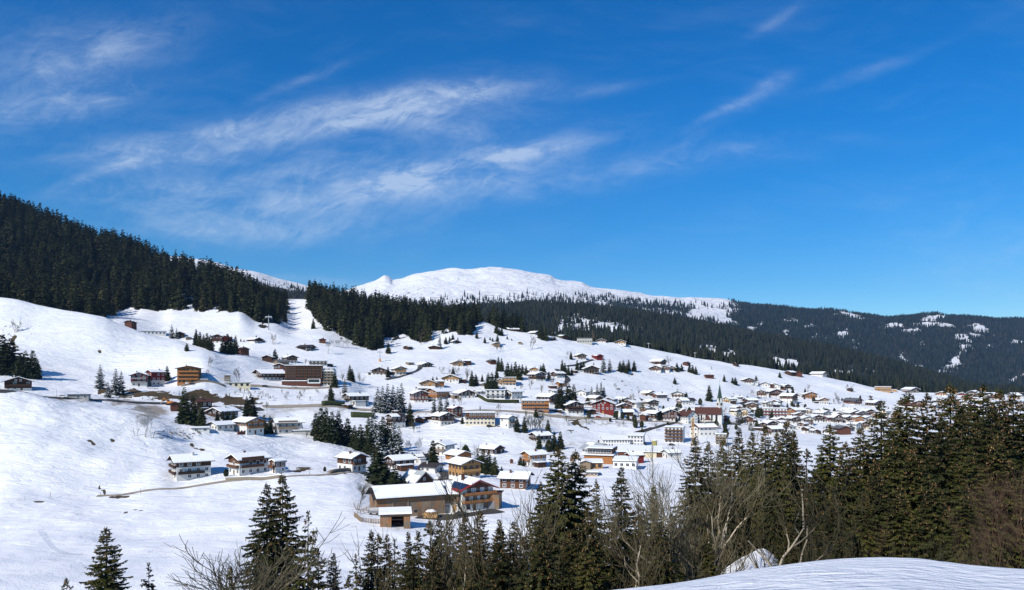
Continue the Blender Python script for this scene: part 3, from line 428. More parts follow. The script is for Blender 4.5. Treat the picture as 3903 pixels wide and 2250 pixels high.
def chalet(u,v,wg,ws,hp,style,label,name='chalet',cat='house',roof='snow',bal=2,pitch=.36,chim=True,group=None,ov=None,split=None,back=0,frames='paint_white',base_rgb=None,attic=True,door=True,dy=0,sb=0,sbm='timber_black'):
    x,y,z=ground(u,v); s=y/F; kk=1.09 if wg+abs(ws)<85 else 1.0; hp=hp*(1.05 if kk>1 else 1); A_,B_=wg*s*kk,abs(ws)*s*kk
    if ws==0: th=R(rnd.uniform(-7,7)); Wd=A_; L=Wd*1.15
    elif wg<abs(ws)*.3: th=math.copysign(R(78),-ws); L=B_/math.sin(R(78)); Wd=max(A_/math.cos(R(78))*.8,min(L*.75,11)); 
    else:
        t_=math.atan2(B_/1.25,A_); t_=min(max(t_,R(15)),R(62)); Wd=A_/math.cos(t_); L=max(B_/math.sin(t_),Wd*.7); th=math.copysign(t_,-ws)
    az=math.atan2(x,y); rz=th-az
    Ht=hp*s; p=pitch; He=Ht-p*Wd/2
    if He<2.3: He=max(2.3,Ht*.55); p=max(.15,min(p,(Ht-He)/(Wd/2) if Ht>He else .15))
    off=abs(Wd/2*math.sin(th))+abs(L/2*math.cos(th)); r_=math.hypot(x,y); k=1+off*.8/r_
    e=empty(name,(x*k,y*k,z),rz); tag(e,label,cat,group)
    if roof=='snow' and rnd.random()<.22: roof='part'
    if wg+abs(ws)>26 and wg+abs(ws)<110 and ST[style][4] and rnd.random()<.42:
        sg=rnd.choice((-1,1)); aw=Wd*rnd.uniform(.3,.5); al=L*rnd.uniform(.4,.7); y0=-L/2+rnd.uniform(.3,L*.25); am=rnd.choice(('timber_dark','timber_brown','plaster_white','timber_grey'))
        xa,xb=sorted((sg*(Wd/2+.03),sg*(Wd/2+aw))); a=MB(); a.box(xa,xb,y0,y0+al,-2.5,2.4); an=a.build('annex',am,e); a=MB(); a.box(xa-.25*(sg<0),xb+.25*(sg>0),y0-.4,y0+al+.3,2.41,2.56); a.build('annex_roof','roof_dark',an); a=MB(); a.box(xa-.18*(sg<0),xb+.18*(sg>0),y0-.3,y0+al+.2,2.57,2.95); a.build('snow_cover','roof_snow',an)
        if rnd.random()<.6: a=MB(); cx=(xa+xb)/2; a.box(cx-1.1,cx+1.1,y0-.06,y0+.03,0,2.1); a.build('garage_door','timber_black',an)
    lo,up,fr,bm,wn=ST[style]; fr=split if split is not None else fr
    ze=min(zxy(x*k+dx,y*k+dy2) for dx,dy2 in ((0,0),(-Wd/2,0),(Wd/2,0),(0,L/2),(0,-L/2)))-z
    zb=min(-1.0,ze-.5); zs=He*(1-fr) if up else He
    m=MB()
    if up and up!=lo:
        m.box(-Wd/2,Wd/2,-L/2,L/2,zb,zs); m.build('wall',lo,e)
        t_=.07; m=MB(); m.prism([(-Wd/2-t_,zs),(Wd/2+t_,zs),(Wd/2+t_,He+.0),(0,He+p*Wd/2),(-Wd/2-t_,He+.0)],-L/2-t_,L/2+t_); m.build('upper_wall',up,e)
    else:
        m.prism([(-Wd/2,zb),(Wd/2,zb),(Wd/2,He),(0,He+p*Wd/2),(-Wd/2,He)],-L/2,L/2); m.build('wall',lo,e)
    if ov is None: ov=min(1.9,max(.5,Wd*.15))
    rm={'snow':'timber_dark','part':'roof_dark','red':'roof_redbrown','redpart':'roof_red','grey':'roof_grey','green':'roof_green','tin':'roof_tin','dark':'roof_dark','redsnow':'roof_red','solar':'roof_dark'}[roof]
    m=MB(); m.prism(roof_xz(Wd,He,p,ov,.22,.05),-L/2-ov,L/2+ov*.8); rf=m.build('roof',rm,e)
    yf,yb=-L/2-ov+.12,L/2+ov*.8-.12
    sth=rnd.uniform(.2,.46)
    def snow(x0,x1,y0,y1,th_=sth):
        m=MB(); f=lambda xx:He-p*(abs(xx)-Wd/2)+.05+.23
        xs=[x0]+([0] if x0<0<x1 else [])+[x1]
        m.prism([(a,f(a)) for a in xs]+[(a*.985,f(a)+th_) for a in xs[::-1]],y0,y1); m.build('snow_cover','roof_snow',rf)
    xe=Wd/2+ov-.15
    if roof in('snow','solar','redsnow'): snow(-xe,xe,yf,yb)
    elif roof=='part': snow(-xe,xe,yf+(yb-yf)*.0,yf+(yb-yf)*.0+(yb-yf)*.55); snow(-xe,-.3,yf+(yb-yf)*.56,yb)
    elif roof in('redpart','green','tin'):
        snow(-xe*.96,-xe*.42,yf+.5,yf+(yb-yf)*.62,.25); snow(xe*.36,xe*.96,yf+(yb-yf)*.2,yb-.6,.25); snow(-xe*.4,-xe*.12,yf+(yb-yf)*.5,yb-1,.2)
    if chim and Wd>5:
        m=MB(); cx_=Wd*.16*rnd.choice((-1,1)); cy_=rnd.uniform(-.1,.25)*L; zt=He+p*Wd/2+1.1
        m.box(cx_-.35,cx_+.35,cy_-.35,cy_+.35,He,zt).box(cx_-.48,cx_+.48,cy_-.48,cy_+.48,zt,zt+.14); m.build('chimney','timber_brown' if rnd.random()<.4 else 'plaster_grey',rf)
    if wn:
        nf=max(1,round(He/2.75)); fh=He/nf; nc=max(2,min(5,round(Wd/3.0))); ns=max(2,min(6,round(L/3.4)))
        ww=min(1.25,Wd/nc*.5); wh=min(1.35,fh*.52); big=wg+abs(ws)>=26
        for f in range(nf):
            zz=f*fh+fh*.30
            t_=.07 if (up and up!=lo and zz+.3>zs) else 0
            for c in range(nc):
                xx=(c+.5)/nc*Wd-Wd/2
                if f==0 and c==nc//2 and door:
                    m=MB(); m.box(xx-.5,xx+.5,-L/2-t_-.06,-L/2+.05,0,2.05); m.build('door','timber_brown' if lo.startswith('plaster') else 'timber_honey',e); continue
                if rnd.random()<.10: continue
                put_window(e,xx,-L/2-t_,zz,0,ww*rnd.choice((1,1,1.35)) if False else round(ww,2),round(wh,2),frame=frames)
            sides=(1,-1) if ws==0 else ((1 if ws>0 else -1),)
            for sg in sides:
                for c in range(ns):
                    if rnd.random()<.15: continue
                    put_window(e,sg*(Wd/2+t_),(c+.5)/ns*L-L/2,zz,R(90)*sg,round(ww,2),round(wh,2),frame=frames)
        if attic and p*Wd/2>1.7:
            for xx in ((-Wd*.09,Wd*.09) if Wd>9 else (0,)): put_window(e,xx,-L/2-.07*bool(up and up!=lo),He+.15,0,.8,.95,frame=frames)
        if sb and ws:
            sg=1 if ws>0 else -1
            for f in range(1,sb+1):
                zz=f*fh; m=MB(); xa,xb=sorted((sg*(Wd/2+.08),sg*(Wd/2+1.3))); m.box(xa,xb,-L*.47,L*.30,zz-.12,zz+.06); b_=m.build('balcony',sbm,e); xo=sg*(Wd/2+1.3); m=MB(); xa,xb=sorted((xo,xo-sg*.08)); m.box(xa,xb,-L*.47,L*.30,zz+.06,zz+1.05); m.build('railing',sbm,b_)
        if bm and bal:
            for f in range(1,nf+ (1 if (p*Wd/2>2.6) else 0)):
                if f>bal: break
                zz=f*fh; wb=Wd*(.5 if f==nf else .47); d_=1.15; m=MB()
                m.box(-wb,wb,-L/2-d_,-L/2-.08,zz-.12,zz+.06)
                b_=m.build('balcony',bm,e); m=MB()
                m.box(-wb,wb,-L/2-d_,-L/2-d_+.08,zz+.06,zz+1.0).box(-wb,-wb+.08,-L/2-d_+.08,-L/2-.08,zz+.06,zz+1.0).box(wb-.08,wb,-L/2-d_+.08,-L/2-.08,zz+.06,zz+1.0); m.build('railing',bm,b_)
    return e,Wd,L,He,p,th
def flat(u,v,wp,hp,wall,label,name='apartment_building',cat='building',rot=0,depth=None,cols=0,floors=0,bal=None,balrows=(),snow=True,roof='roof_dark',ov=.5,slope=0,upper=None,group=None,open_front=False,frames='paint_white'):
    x,y,z=ground(u,v); s=y/F; Wd=wp*s; H_=hp*s; L=depth or min(Wd*.8,12); az=math.atan2(x,y); r_=math.hypot(x,y)
    c=math.cos(R(rot)); Wd=(Wd-L*abs(math.sin(R(rot))))/c if rot else Wd; Wd=max(Wd,1.2)
    k=1+(L*c+Wd*abs(math.sin(R(rot))))*.45/r_
    e=empty(name,(x*k,y*k,z),R(rot)-az); tag(e,label,cat,group)
    zb=min(-1.2,zxy(x*k-Wd/2*.9,y*k)-z-.5,zxy(x*k+Wd/2*.9,y*k)-z-.5)
    hb=H_-.4-(slope if slope>0 else 0); m=MB(); hf=hb; hr=hb+slope
    if open_front:
        m.box(-Wd/2,Wd/2,L/2-.2,L/2,zb,hb).box(-Wd/2,-Wd/2+.2,-L/2,L/2-.2,zb,hb).box(Wd/2-.2,Wd/2,-L/2,L/2-.2,zb,hb); m.build('wall',wall,e)
    else:
        m.xprism([(-L/2,zb),(L/2,zb),(L/2,hr),(-L/2,hf)],-Wd/2,Wd/2); m.build('wall',wall,e)
    if upper:
        m=MB(); m.box(-Wd/2-.06,Wd/2+.06,-L/2-.06,L/2+.06,H_*.5,hb); m.build('upper_wall',upper,e)
    m=MB(); zz=lambda q:hf+slope*(q+L/2)/L
    m.xprism([(-L/2-ov,zz(-L/2-ov)+.03),(L/2+ov,zz(L/2+ov)+.03),(L/2+ov,zz(L/2+ov)+.25),(-L/2-ov,zz(-L/2-ov)+.25)],-Wd/2-ov,Wd/2+ov); rf=m.build('roof',roof,e)
    if snow:
        o2=ov-.12; m=MB(); m.xprism([(-L/2-o2,zz(-L/2-o2)+.26),(L/2+o2,zz(L/2+o2)+.26),(L/2+o2,zz(L/2+o2)+.7),(-L/2-o2,zz(-L/2-o2)+.66)],-Wd/2-o2,Wd/2+o2); m.build('snow_cover','roof_snow',rf)
    if floors:
        fh=hb/floors
        for f in range(floors):
            for cc in range(cols):
                if rnd.random()<.06: continue
                put_window(e,(cc+.5)/cols*Wd-Wd/2,-L/2-(.06 if upper and f*fh+fh*.3>H_*.4 else 0),f*fh+fh*.3,0,round(min(1.5,Wd/cols*.55),2),round(min(1.5,fh*.55),2),frame=frames)
            for cc in range(2): put_window(e,(1 if rot<=0 else -1)*(Wd/2+.06*bool(upper)),(cc+.5)/2*L-L/2,f*fh+fh*.3,R(90)*(1 if rot<=0 else -1),1.1,round(min(1.4,fh*.5),2),frame=frames)
        for f in balrows:
            zz_=f*fh; m=MB(); m.box(-Wd*.49,Wd*.49,-L/2-1.4,-L/2-.06,zz_-.15,zz_+.05); b_=m.build('balcony',bal,e); m=MB()
            m.box(-Wd*.49,Wd*.49,-L/2-1.4,-L/2-1.3,zz_+.05,zz_+.8).box(-Wd*.49,-Wd*.49+.1,-L/2-1.3,-L/2-.06,zz_+.05,zz_+1.0).box(Wd*.49-.1,Wd*.49,-L/2-1.3,-L/2-.06,zz_+.05,zz_+1.0); m.build('railing',bal,b_)
    return e,Wd,L,hb
HS=[ # u,v,gable px,side px (+ shows to the right),height px,style,label,options
(70,1489,86,0,50,'D','black-brown farmhouse with white-framed windows below the spruces, next to the road at the left edge',dict(name='farmhouse')),
(498,1251,22,16,26,'br','windowless red-brown barn half hidden behind the crest of the big left hill',dict(name='barn',cat='barn',roof='dark')),
(688,1288,26,0,20,'B','small dark chalet with railing behind the pair of snow-dusted spruces',dict()),
(718,1297,16,0,8,'bg','tiny grey hut on the open snow between two spruce clumps',dict(name='hut',cat='hut')),
(828,1307,34,0,29,'BR','white and brown chalet with balcony beside a red barn and dense spruces',dict()),
(862,1304,24,14,22,'rd','red barn attached behind the chalet, half hidden by spruce tops',dict(name='barn',cat='barn',roof='red')),
(532,1474,50,0,50,'WR','crimson and white chalet with grey balcony above the brown embankment',dict(roof='part',bal=2)),
(594,1472,16,42,56,'WR','rear crimson house with snow roof joined behind the crimson chalet',dict(bal=0)),
(722,1462,70,0,62,'O','tall bright orange timber house of four storeys with balconies and low dark roof',dict(roof='dark',pitch=.22,bal=3,ov=1.6,frames='timber_dark')),
(770,1572,18,46,46,'D','dark timber house with bare red-brown roof beside the big green spruce',dict(roof='red',bal=0)),
(668,1569,30,0,34,'br','low red-roofed shed left of the big green spruce by the digger',dict(name='shed',cat='shed',roof='red')),
(850,1602,48,60,46,'WD','snow-roofed white and dark chalet mostly hidden behind a row of dark spruces',dict()),
(843,1642,30,54,30,'W','low white bungalow with thick snow roof left of the house with orange balconies',dict(name='bungalow',bal=0)),
(948,1658,62,-48,62,'WO','white three-storey chalet with two long orange timber balconies',dict(bal=2)),
(1097,1656,18,92,58,'WG','white chalet with grey balconies and a broad snow-streaked roof above the spruce row',dict(bal=2,sb=2,sbm='timber_grey')),
(1022,1381,32,8,24,'bn','small dark brown barn gable beside a lone spruce above the hotel',dict(name='barn',cat='barn')),
(1072,1392,16,36,19,'bg','barn with bare grey roof directly behind the hotel',dict(name='barn',cat='barn',roof='grey')),
(1103,1385,34,-18,28,'WB','half-timbered snow-roofed chalet behind the hotel, right of the grey-roofed barn',dict()),
(1229,1309,22,0,17,'br','tiny red-brown hut on the snow slope below the ski run',dict(name='hut',cat='hut',roof='dark')),
(1167,1337,26,-36,21,'B','black timber chalet with bare dark roof on the slope above the hotel',dict(roof='dark')),
(970,1308,26,-26,19,'WD','snow-roofed dark chalet below the tall ski lift pylon',dict()),
(925,1354,28,-14,28,'br','dark red barn right of the dense spruce clump on the open slope',dict(name='barn',cat='barn',roof='red')),
(1447,1431,52,0,28,'WB','white chalet with double balconies left of the slim spruce below the lift mast',dict(bal=2)),
(1520,1430,38,-14,30,'WH','white and honey chalet right of the slim spruce at the foot of the curved track',dict(bal=2)),
(1562,1393,10,18,9,'bg','small low shed left of the black timber farmhouse',dict(name='shed',cat='shed')),
(1617,1400,34,-22,17,'B','black timber farmhouse with white-framed windows at the top of the curved track',dict(name='farmhouse')),
(1555,1334,18,14,14,'bn','small dark hut with terrace under the forest edge, left of the long dark one',dict(name='hut',cat='hut')),
(1655,1332,34,0,12,'bn','long low dark hut under the forest edge beside brown bushes',dict(name='hut',cat='hut')),
(1730,1313,20,-16,14,'D','small snow-roofed chalet between spruces under the forest edge',dict()),
(1890,1323,20,-8,17,'bg','snow-roofed grey hut on stilts under a dark spruce in mid slope',dict(name='hut',cat='hut')),
(1742,1397,36,-8,21,'H','honey coloured farmhouse gable joined to a snow-roofed barn on the open slope',dict(name='farmhouse')),
(1777,1393,6,30,20,'bn','dark barn with thick snow roof joined to the honey farmhouse',dict(name='barn',cat='barn')),
(1873,1390,20,-15,17,'br','dark barn with bare grey roof alone on the slope left of the tall spruces',dict(name='barn',cat='barn',roof='grey')),
(1982,1313,12,0,9,'bg','tiny hay hut far up the slope left of a bare tree',dict(name='hut',cat='hut')),
(2035,1277,16,-24,13,'D','dark chalet with long snow roof on the skyline left of a dense spruce group',dict()),
(1953,1262,10,34,13,'br','long red-brown house with snow roof at the foot of the wood on the skyline',dict()),
(1722,1458,56,0,27,'WH','honey timber chalet with flower balconies and snow roof above brown conifers',dict(bal=2)),
(1632,1477,50,0,26,'H','light honey gable house with tall snowy roof, left of an orange block',dict()),
(1672,1481,10,28,28,'OB','light orange house wall with snow roof right of the honey gable',dict(bal=0)),
(1622,1492,8,54,15,'bn','long low dark shed with snow roof in front of the honey gable house',dict(name='shed',cat='shed')),
(1597,1535,48,-16,43,'BR','brown shingled house with rows of octagonal white windows over a white ground floor',dict(bal=0,name='farmhouse')),
(1668,1524,40,44,40,'OB','wide brown and orange house half hidden behind the bushy snow-dusted spruces',dict(bal=0)),
(1768,1519,52,-26,30,'WD','dark brown gable house on white base left of the long hedge',dict(bal=0)),
(1955,1522,30,38,35,'W','white house with snow roof right of the modern white villa, above the hedge end',dict()),
(1828,1504,12,30,15,'W','small white house with snow roof behind the left end of the hedge',dict(bal=0)),
(2035,1422,28,0,19,'WH','small brown and white chalet between slim spruces above the dark snow-roofed one',dict()),
(2047,1453,34,-26,32,'D','dark timber chalet with steep snow roof between two groups of slim spruces',dict(bal=2)),
(2127,1441,20,28,22,'WD','white chalet with snow roof beside the bend of the winding lane',dict()),
(2250,1425,50,-10,28,'B','black timber chalet with balconies and long low snow-covered garage',dict(bal=2)),
(2210,1371,30,-14,21,'WB','white and brown farmhouse left of the red barn near the top of the hill',dict(name='farmhouse')),
(2277,1373,20,-18,20,'rd','bright red roofed barn on a white base near the top of the hill',dict(name='barn',cat='barn',roof='redpart')),
(2143,1291,18,-22,15,'bn','dark barn with green roof on the skyline',dict(name='barn',cat='barn',roof='green')),
(2292,1306,30,0,13,'WB','snow-roofed chalet on the skyline right of the lift station',dict()),
(2366,1316,34,0,18,'WH','white and brown chalet with big gable standing out on the skyline crest',dict()),
(2100,1298,12,22,12,'bn','dark hut under the dense spruce group on the skyline',dict(name='hut',cat='hut')),
(2508,1393,18,-36,21,'D','long dark farmhouse with many small windows high on the slope below a bare larch',dict(name='farmhouse')),
(2500,1417,38,0,21,'WB','left twin of the two brown gable chalets below the long dark farmhouse',dict()),
(2536,1417,30,0,21,'WB','right twin of the two brown gable chalets below the long dark farmhouse',dict()),
(2577,1416,24,24,19,'D','dark chalet behind dense dark spruces left of the rounded hedge-like conifers',dict()),
(2617,1395,16,10,14,'br','brown hay barn above the rounded clump of dark conifers',dict(name='barn',cat='barn',roof='dark')),
(2703,1444,8,24,14,'br','small red-brown hay barn alone on the snow above the church',dict(name='barn',cat='barn',roof='red')),
(2805,1397,13,7,12,'bn','little dark hay barn standing on the crest at the edge of the wood',dict(name='barn',cat='barn',roof='dark')),
(2222,1511,34,14,22,'W','white chalet with low garage wall right of the two big dark spruces',dict()),
(2090,1542,36,-46,38,'BR','large brown timber house with wide snow roof behind the orange apartment house',dict(bal=2)),
(2182,1578,56,-22,44,'WD','white chalet with two rows of dark balconies below the two big spruces',dict(bal=2)),
(2303,1577,74,0,50,'R','big dark red guesthouse with four rows of white windows beside the village road',dict(bal=0,name='guesthouse')),
(2245,1578,30,-18,15,'bn','low brown shed with snow roof between white chalet and red guesthouse',dict(name='shed',cat='shed')),
(2237,1548,26,-12,13,'BR','small red-brown roofed cabin behind the low shed',dict(name='cabin')),
(2380,1563,50,0,24,'BR','brown timber chalet right of the red guesthouse below the shingled spire',dict()),
(2378,1582,8,56,17,'bn','long low building with thick snow roof right of the red guesthouse',dict(name='shed',cat='shed')),
(2480,1552,34,-20,26,'WD','white house with dark upper floor and blue-grey snow roof left of a garden wall',dict(bal=2)),
(2512,1521,22,34,21,'BR','brown chalet with wide white roof at the foot of the open slope',dict()),
(2586,1519,44,0,26,'W','white two-gabled house standing highest above the garden wall',dict(bal=2)),
(2615,1544,18,44,24,'W','white house with dark gable edges and long roof below the two-gabled one',dict()),
(2492,1603,26,-38,33,'D','dark timber house with snow roof beside the narrow dark village spruce',dict(bal=0)),
(2547,1604,46,-16,40,'BR','brown gable house with four rows of tiny windows left of the parsonage',dict(bal=0,name='farmhouse')),
(2622,1617,34,-32,48,'W','white parsonage with red-brown roof just left of the church',dict(roof='red',bal=0,pitch=.75,name='parsonage')),
(2766,1611,24,0,24,'R','narrow dark red house squeezed against the right side of the church',dict()),
(2686,1663,22,56,42,'W','white inn with red roof under patches of snow below the church wall',dict(roof='redsnow',bal=0,name='inn')),
(2645,1662,26,0,36,'W','white gable wing with red roof behind the yellow mast',dict(roof='red',bal=0)),
(2420,1768,16,46,36,'rd','small crimson house with snow roof in front of the long brown hall',dict(name='house')),
(2560,1748,20,44,28,'WG','snow-covered house in front of the white apartment block, behind bare treetops',dict(bal=0)),
(2230,1795,36,0,36,'bg','weathered grey wooden shed left of the orange timber building',dict(name='shed',cat='shed')),
(2035,1780,34,60,56,'WO','white chalet with one orange balcony and wide snow roof beyond the clump of spruces',dict(bal=1)),
(2060,1692,26,50,38,'WD','dark and white chalet hidden behind spruces on the lower slope',dict(bal=1)),
(1872,1734,34,-56,32,'D','low dark brown chalet with thick snow roof standing alone below the bare slope',dict(bal=1,split=.85)),
(1770,1826,70,-52,72,'H','large golden timber chalet with carved balconies and two snow-covered gables',dict(bal=2,frames='timber_brown')),
(1747,1764,52,-46,40,'OB','orange-brown timber chalet with thick snow roof behind the golden one',dict(bal=1)),
(1690,1738,46,34,48,'WG','white gable house with grey balconies beside the dense rounded spruce',dict(bal=2)),
(1645,1804,28,-52,32,'W','white garage building with bare dark panelled roof above the lane',dict(roof='dark',bal=0,name='garage_building',cat='garage')),
(1525,1792,32,74,50,'WD','dark brown chalet with very wide smooth snow roof behind two tall spruces',dict(bal=1)),
(1607,1767,16,40,30,'W','white flat-gabled house with snow roof left of the dense rounded spruce',dict(bal=0)),
(1590,1867,64,-54,66,'D','old dark brown house with bare tin roof and dormer behind the big barn',dict(roof='tin',bal=0,pitch=.85,split=.95,name='farmhouse')),
(1341,1798,52,-56,64,'WB','white house with dark gable and small timber balcony beside the cleared lane',dict(bal=2)),
(728,1830,26,120,88,'WD','large white chalet with black balconies standing leftmost along the lane',dict(bal=2,split=.30,sb=1)),
(948,1812,40,106,76,'WB','white chalet with brown balconies and wide snow roof, joined to a terrace wing',dict(bal=2,split=.25,sb=2,sbm='timber_brown')),
(1965,1864,26,-96,56,'WB','brown cube-shaped timber house with snow on top behind bare branches',dict(bal=0,pitch=.3,split=1)),
(2847,1462,34,-12,20,'WB','balconied chalet on the upper slope left of the lone dark spruce',dict(bal=2)),
(2915,1473,34,0,15,'W','small white chalet just right of the lone dark spruce on the upper slope',dict(bal=1)),
(2954,1482,38,0,19,'W','white chalet with wide gable between the small white chalet and the dark one',dict(bal=2)),
(2992,1484,22,-16,17,'D','dark timber chalet at the right end of the upper row of white chalets',dict()),
(3012,1432,20,16,17,'bn','dark brown farmhouse on the crest at the foot of the wood',dict(name='farmhouse')),
(3040,1436,22,-8,19,'br','red-brown barn on the crest beside the dark farmhouse',dict(name='barn',cat='barn',roof='red')),
(3120,1434,14,-38,16,'WH','long snow-roofed house on the crest with the wood behind it',dict(bal=0)),
(2944,1513,40,-24,27,'BR','big red-brown chalet with carved gable above the cleared lane',dict(bal=1)),
(2904,1511,30,0,22,'BR','smaller red-brown chalet left of the big one above the cleared lane',dict(bal=0)),
(3006,1535,18,-40,32,'WB','snow-roofed balcony house between orange gable and red-brown chalets',dict(bal=2)),
(3086,1520,38,-10,24,'O','bright orange timber chalet below a small spruce on the open slope',dict(bal=1)),
(3043,1515,20,0,13,'W','tiny white chalet left of the bright orange one',dict(bal=0)),
(3130,1541,30,-18,22,'WO','white and orange chalet lower right of the bright orange one',dict(bal=0)),
(2784,1538,20,26,21,'Y','cream house with long snow roof just behind the church spire',dict(bal=1)),
(2812,1524,12,24,13,'D','dark snow-roofed shed behind the cream house',dict(name='shed',cat='shed')),
(2865,1557,36,0,22,'YB','cream and brown balcony house right of the bend in the lane',dict(bal=1)),
(2942,1559,22,30,22,'BR','red-brown house with big clean snow roof above the white hotel',dict(bal=0)),
(3035,1590,30,34,33,'WO','white house with orange gable right of the long white hotel',dict(bal=2)),
(3078,1581,34,0,25,'WG','white and grey chalet right of the orange gable',dict(bal=1)),
(2835,1589,30,0,29,'Y','yellow timber house with stacked balconies right of the church',dict(bal=2)),
(2803,1586,14,-22,23,'YB','brown and cream house between the church and the yellow timber one',dict(bal=0)),
(2850,1612,34,0,24,'BR','dark brown gable house with white roof edge below the yellow timber one',dict(bal=0)),
(3138,1579,24,-18,19,'br','dark barn with bare green-grey roof at the edge of the snowfield',dict(name='barn',cat='barn',roof='green')),
(3028,1618,34,-18,28,'WD','first gabled house from the left in the lower village row, dark gable over white',dict(bal=1)),
(3072,1624,34,-14,34,'W','second gabled house in the lower village row, white with bluish balcony',dict(bal=2)),
(3110,1610,30,-16,26,'WD','third gabled house in the lower village row, low with long roof',dict(bal=1)),
(3157,1610,18,22,22,'WR','red-trimmed white house between two white gables of the lower village row',dict(bal=1)),
(3188,1614,26,-14,32,'D','steep dark timber house with many white windows in the lower village row',dict(bal=0,pitch=.7)),
(3252,1590,42,-26,24,'YB','pale yellow twin-gabled house with dark roof above the lower village row',dict(roof='part',bal=1)),
(3203,1582,24,12,16,'W','white house with snow roof left of the pale yellow twin-gabled house',dict(bal=0)),
(3232,1612,26,-18,26,'WD','white house with dark front balcony below the pale yellow one',dict(bal=1)),
(3268,1616,22,-14,28,'OB','orange-brown gable house between two white houses below the pale yellow one',dict(bal=1)),
(3306,1614,26,-16,26,'W','white balcony house right of the orange-brown gable',dict(bal=2)),
(3254,1637,16,-30,24,'W','plain white house with dark roof edge and row of small windows',dict(bal=0,roof='part')),
(3210,1658,34,-22,32,'br','reddish barn with bare grey roof behind the tips of the near spruces',dict(name='barn',cat='barn',roof='grey')),
(3250,1544,24,-36,24,'BR','wide red-brown farmhouse with bare grey roof alone on the right snowfield',dict(roof='grey',bal=0,name='farmhouse')),
(3328,1551,20,-30,21,'D','dark farmhouse with rows of white windows right of the wide red-brown one',dict(roof='part',bal=0,name='farmhouse')),
(3470,1497,24,-28,18,'B','black timber farmhouse with clean white roof on the far right crest',dict(name='farmhouse',bal=0)),
(3240,1493,14,6,12,'bn','tiny dark hut among bare birches on the right snowfield',dict(name='hut',cat='hut',roof='dark')),
(3455,1553,44,0,32,'BR','left brown chalet of a large pair peeping over the near spruces',dict(bal=1)),
(3500,1557,40,0,28,'BR','right brown chalet of a large pair peeping over the near spruces',dict(bal=1)),
(3590,1511,38,0,16,'WO','white and orange chalet on the far right skyline behind spruce tips',dict(bal=0)),
(3665,1511,28,0,13,'WR','small white and red house on the far right skyline',dict(bal=0)),
(3728,1514,18,40,18,'BR','long brown house with snow roof on the far right skyline',dict(bal=0)),
(3778,1516,22,20,17,'WB','white and brown house right of the long brown one on the skyline',dict(bal=1)),
(3700,1526,14,40,15,'OB','orange timber house with snow strip below the far right skyline houses',dict(bal=0)),
(3745,1534,26,0,16,'WG','white house with blue-grey gable between far right spruce tips',dict(bal=0)),
(3690,1550,22,20,19,'W','white house with snow roof glimpsed low between two near spruce tips',dict(bal=0)),
(3725,1562,24,16,18,'WD','white and dark house lowest between two near spruce tips',dict(bal=0)),
(3878,1522,20,36,22,'WG','grey and white house at the right edge of the picture between spruce tips',dict(bal=1)),
(3560,1560,22,16,18,'W','snow-covered white house behind orange-tipped spruces',dict(bal=0)),
(3630,1545,20,18,16,'WD','dark and white house just left of a tall near spruce tip',dict(bal=0)),
(3420,1600,24,16,22,'WB','brown and white house seen between the near spruces below the brown pair',dict(bal=1)),
(3375,1580,20,16,16,'W','small white house half behind the tip of a thin spruce',dict(bal=0)),
(2950,1665,26,38,36,'WB','white house with brown gable and corner balcony among spruce tops',dict(bal=1)),
(3078,1652,20,20,22,'WD','snow-roofed house with dark gable below the lower village row',dict(bal=0)),
(3010,1640,20,22,18,'W','white house tucked under the first gabled house of the lower row',dict(bal=0)),
(3345,1600,20,16,20,'WO','white and brown house right of the white balcony house',dict(bal=0)),
(2905,1625,18,22,16,'W','low white house below the long white hotel',dict(bal=0)),
(2975,1622,20,18,16,'D','low dark house with snow roof below the right end of the white hotel',dict(bal=0)),
(2430,1535,16,20,13,'WB','small snow-roofed cottage right of the shingled spire',dict(bal=0,name='cottage')),
(2335,1542,12,26,14,'bn','dark snow-roofed outbuilding behind the red guesthouse',dict(name='shed',cat='shed')),
(2455,1605,20,10,24,'br','narrow red-brown barn beside the big bare lime tree',dict(name='barn',cat='barn')),
(2140,1478,16,22,20,'OB','small orange and white house behind the left one of the two big spruces',dict(bal=0)),
(2107,1483,8,24,10,'br','low red-brown shed on the snow left of the two big spruces',dict(name='shed',cat='shed')),
(2120,1501,14,34,12,'W','long low white house with snow roof left of the two big spruces',dict(bal=0)),
(2190,1424,14,10,10,'bn','dark hut between spruces above the winding lane',dict(name='hut',cat='hut')),
(1845,1476,22,0,14,'D','small dark house hidden among tall spruces and bare trees',dict(bal=0)),
(1905,1469,20,0,22,'WH','narrow white annex with honey balcony left of the larger balconied house',dict(bal=1)),
(1512,1582,10,20,8,'bn','low dark hut beside the lane behind snowy shrubs',dict(name='hut',cat='hut')),
(1600,1613,30,0,20,'br','small red-brown cabin with snow roof beside dark spruces',dict(name='cabin')),
(1620,1603,10,36,10,'bn','long dark carport roof behind the small red-brown cabin',dict(name='carport',cat='carport')),
(1688,1624,48,-32,46,'WD','black and white timber chalet with triangular gable left of the cream apartment house',dict(bal=2)),
(1735,1597,30,-20,44,'BR','tall brown chalet with red roof edge and white base behind the black and white one',dict(roof='redsnow',bal=1)),
(1935,1632,24,-30,42,'WG','white three-storey house with grey roof left of two slim spruces',dict(bal=2)),
(1510,1634,20,44,50,'WD','white house with rounded snow roof and brown loggia between tall spruces',dict(bal=2)),
(1090,1530,0.1,0.1,1,'W','',None),
(1100,1460,0,0,0,'W','',None),
(1090,1525,0,0,0,'W','',None),
(1122,1531,0,0,0,'W','',None),
]
r9=random.Random(77)
STY=[('WB','white and brown'),('D','dark brown'),('W','plain white'),('WG','white and grey'),('BR','red-brown'),('YB','cream and brown')]
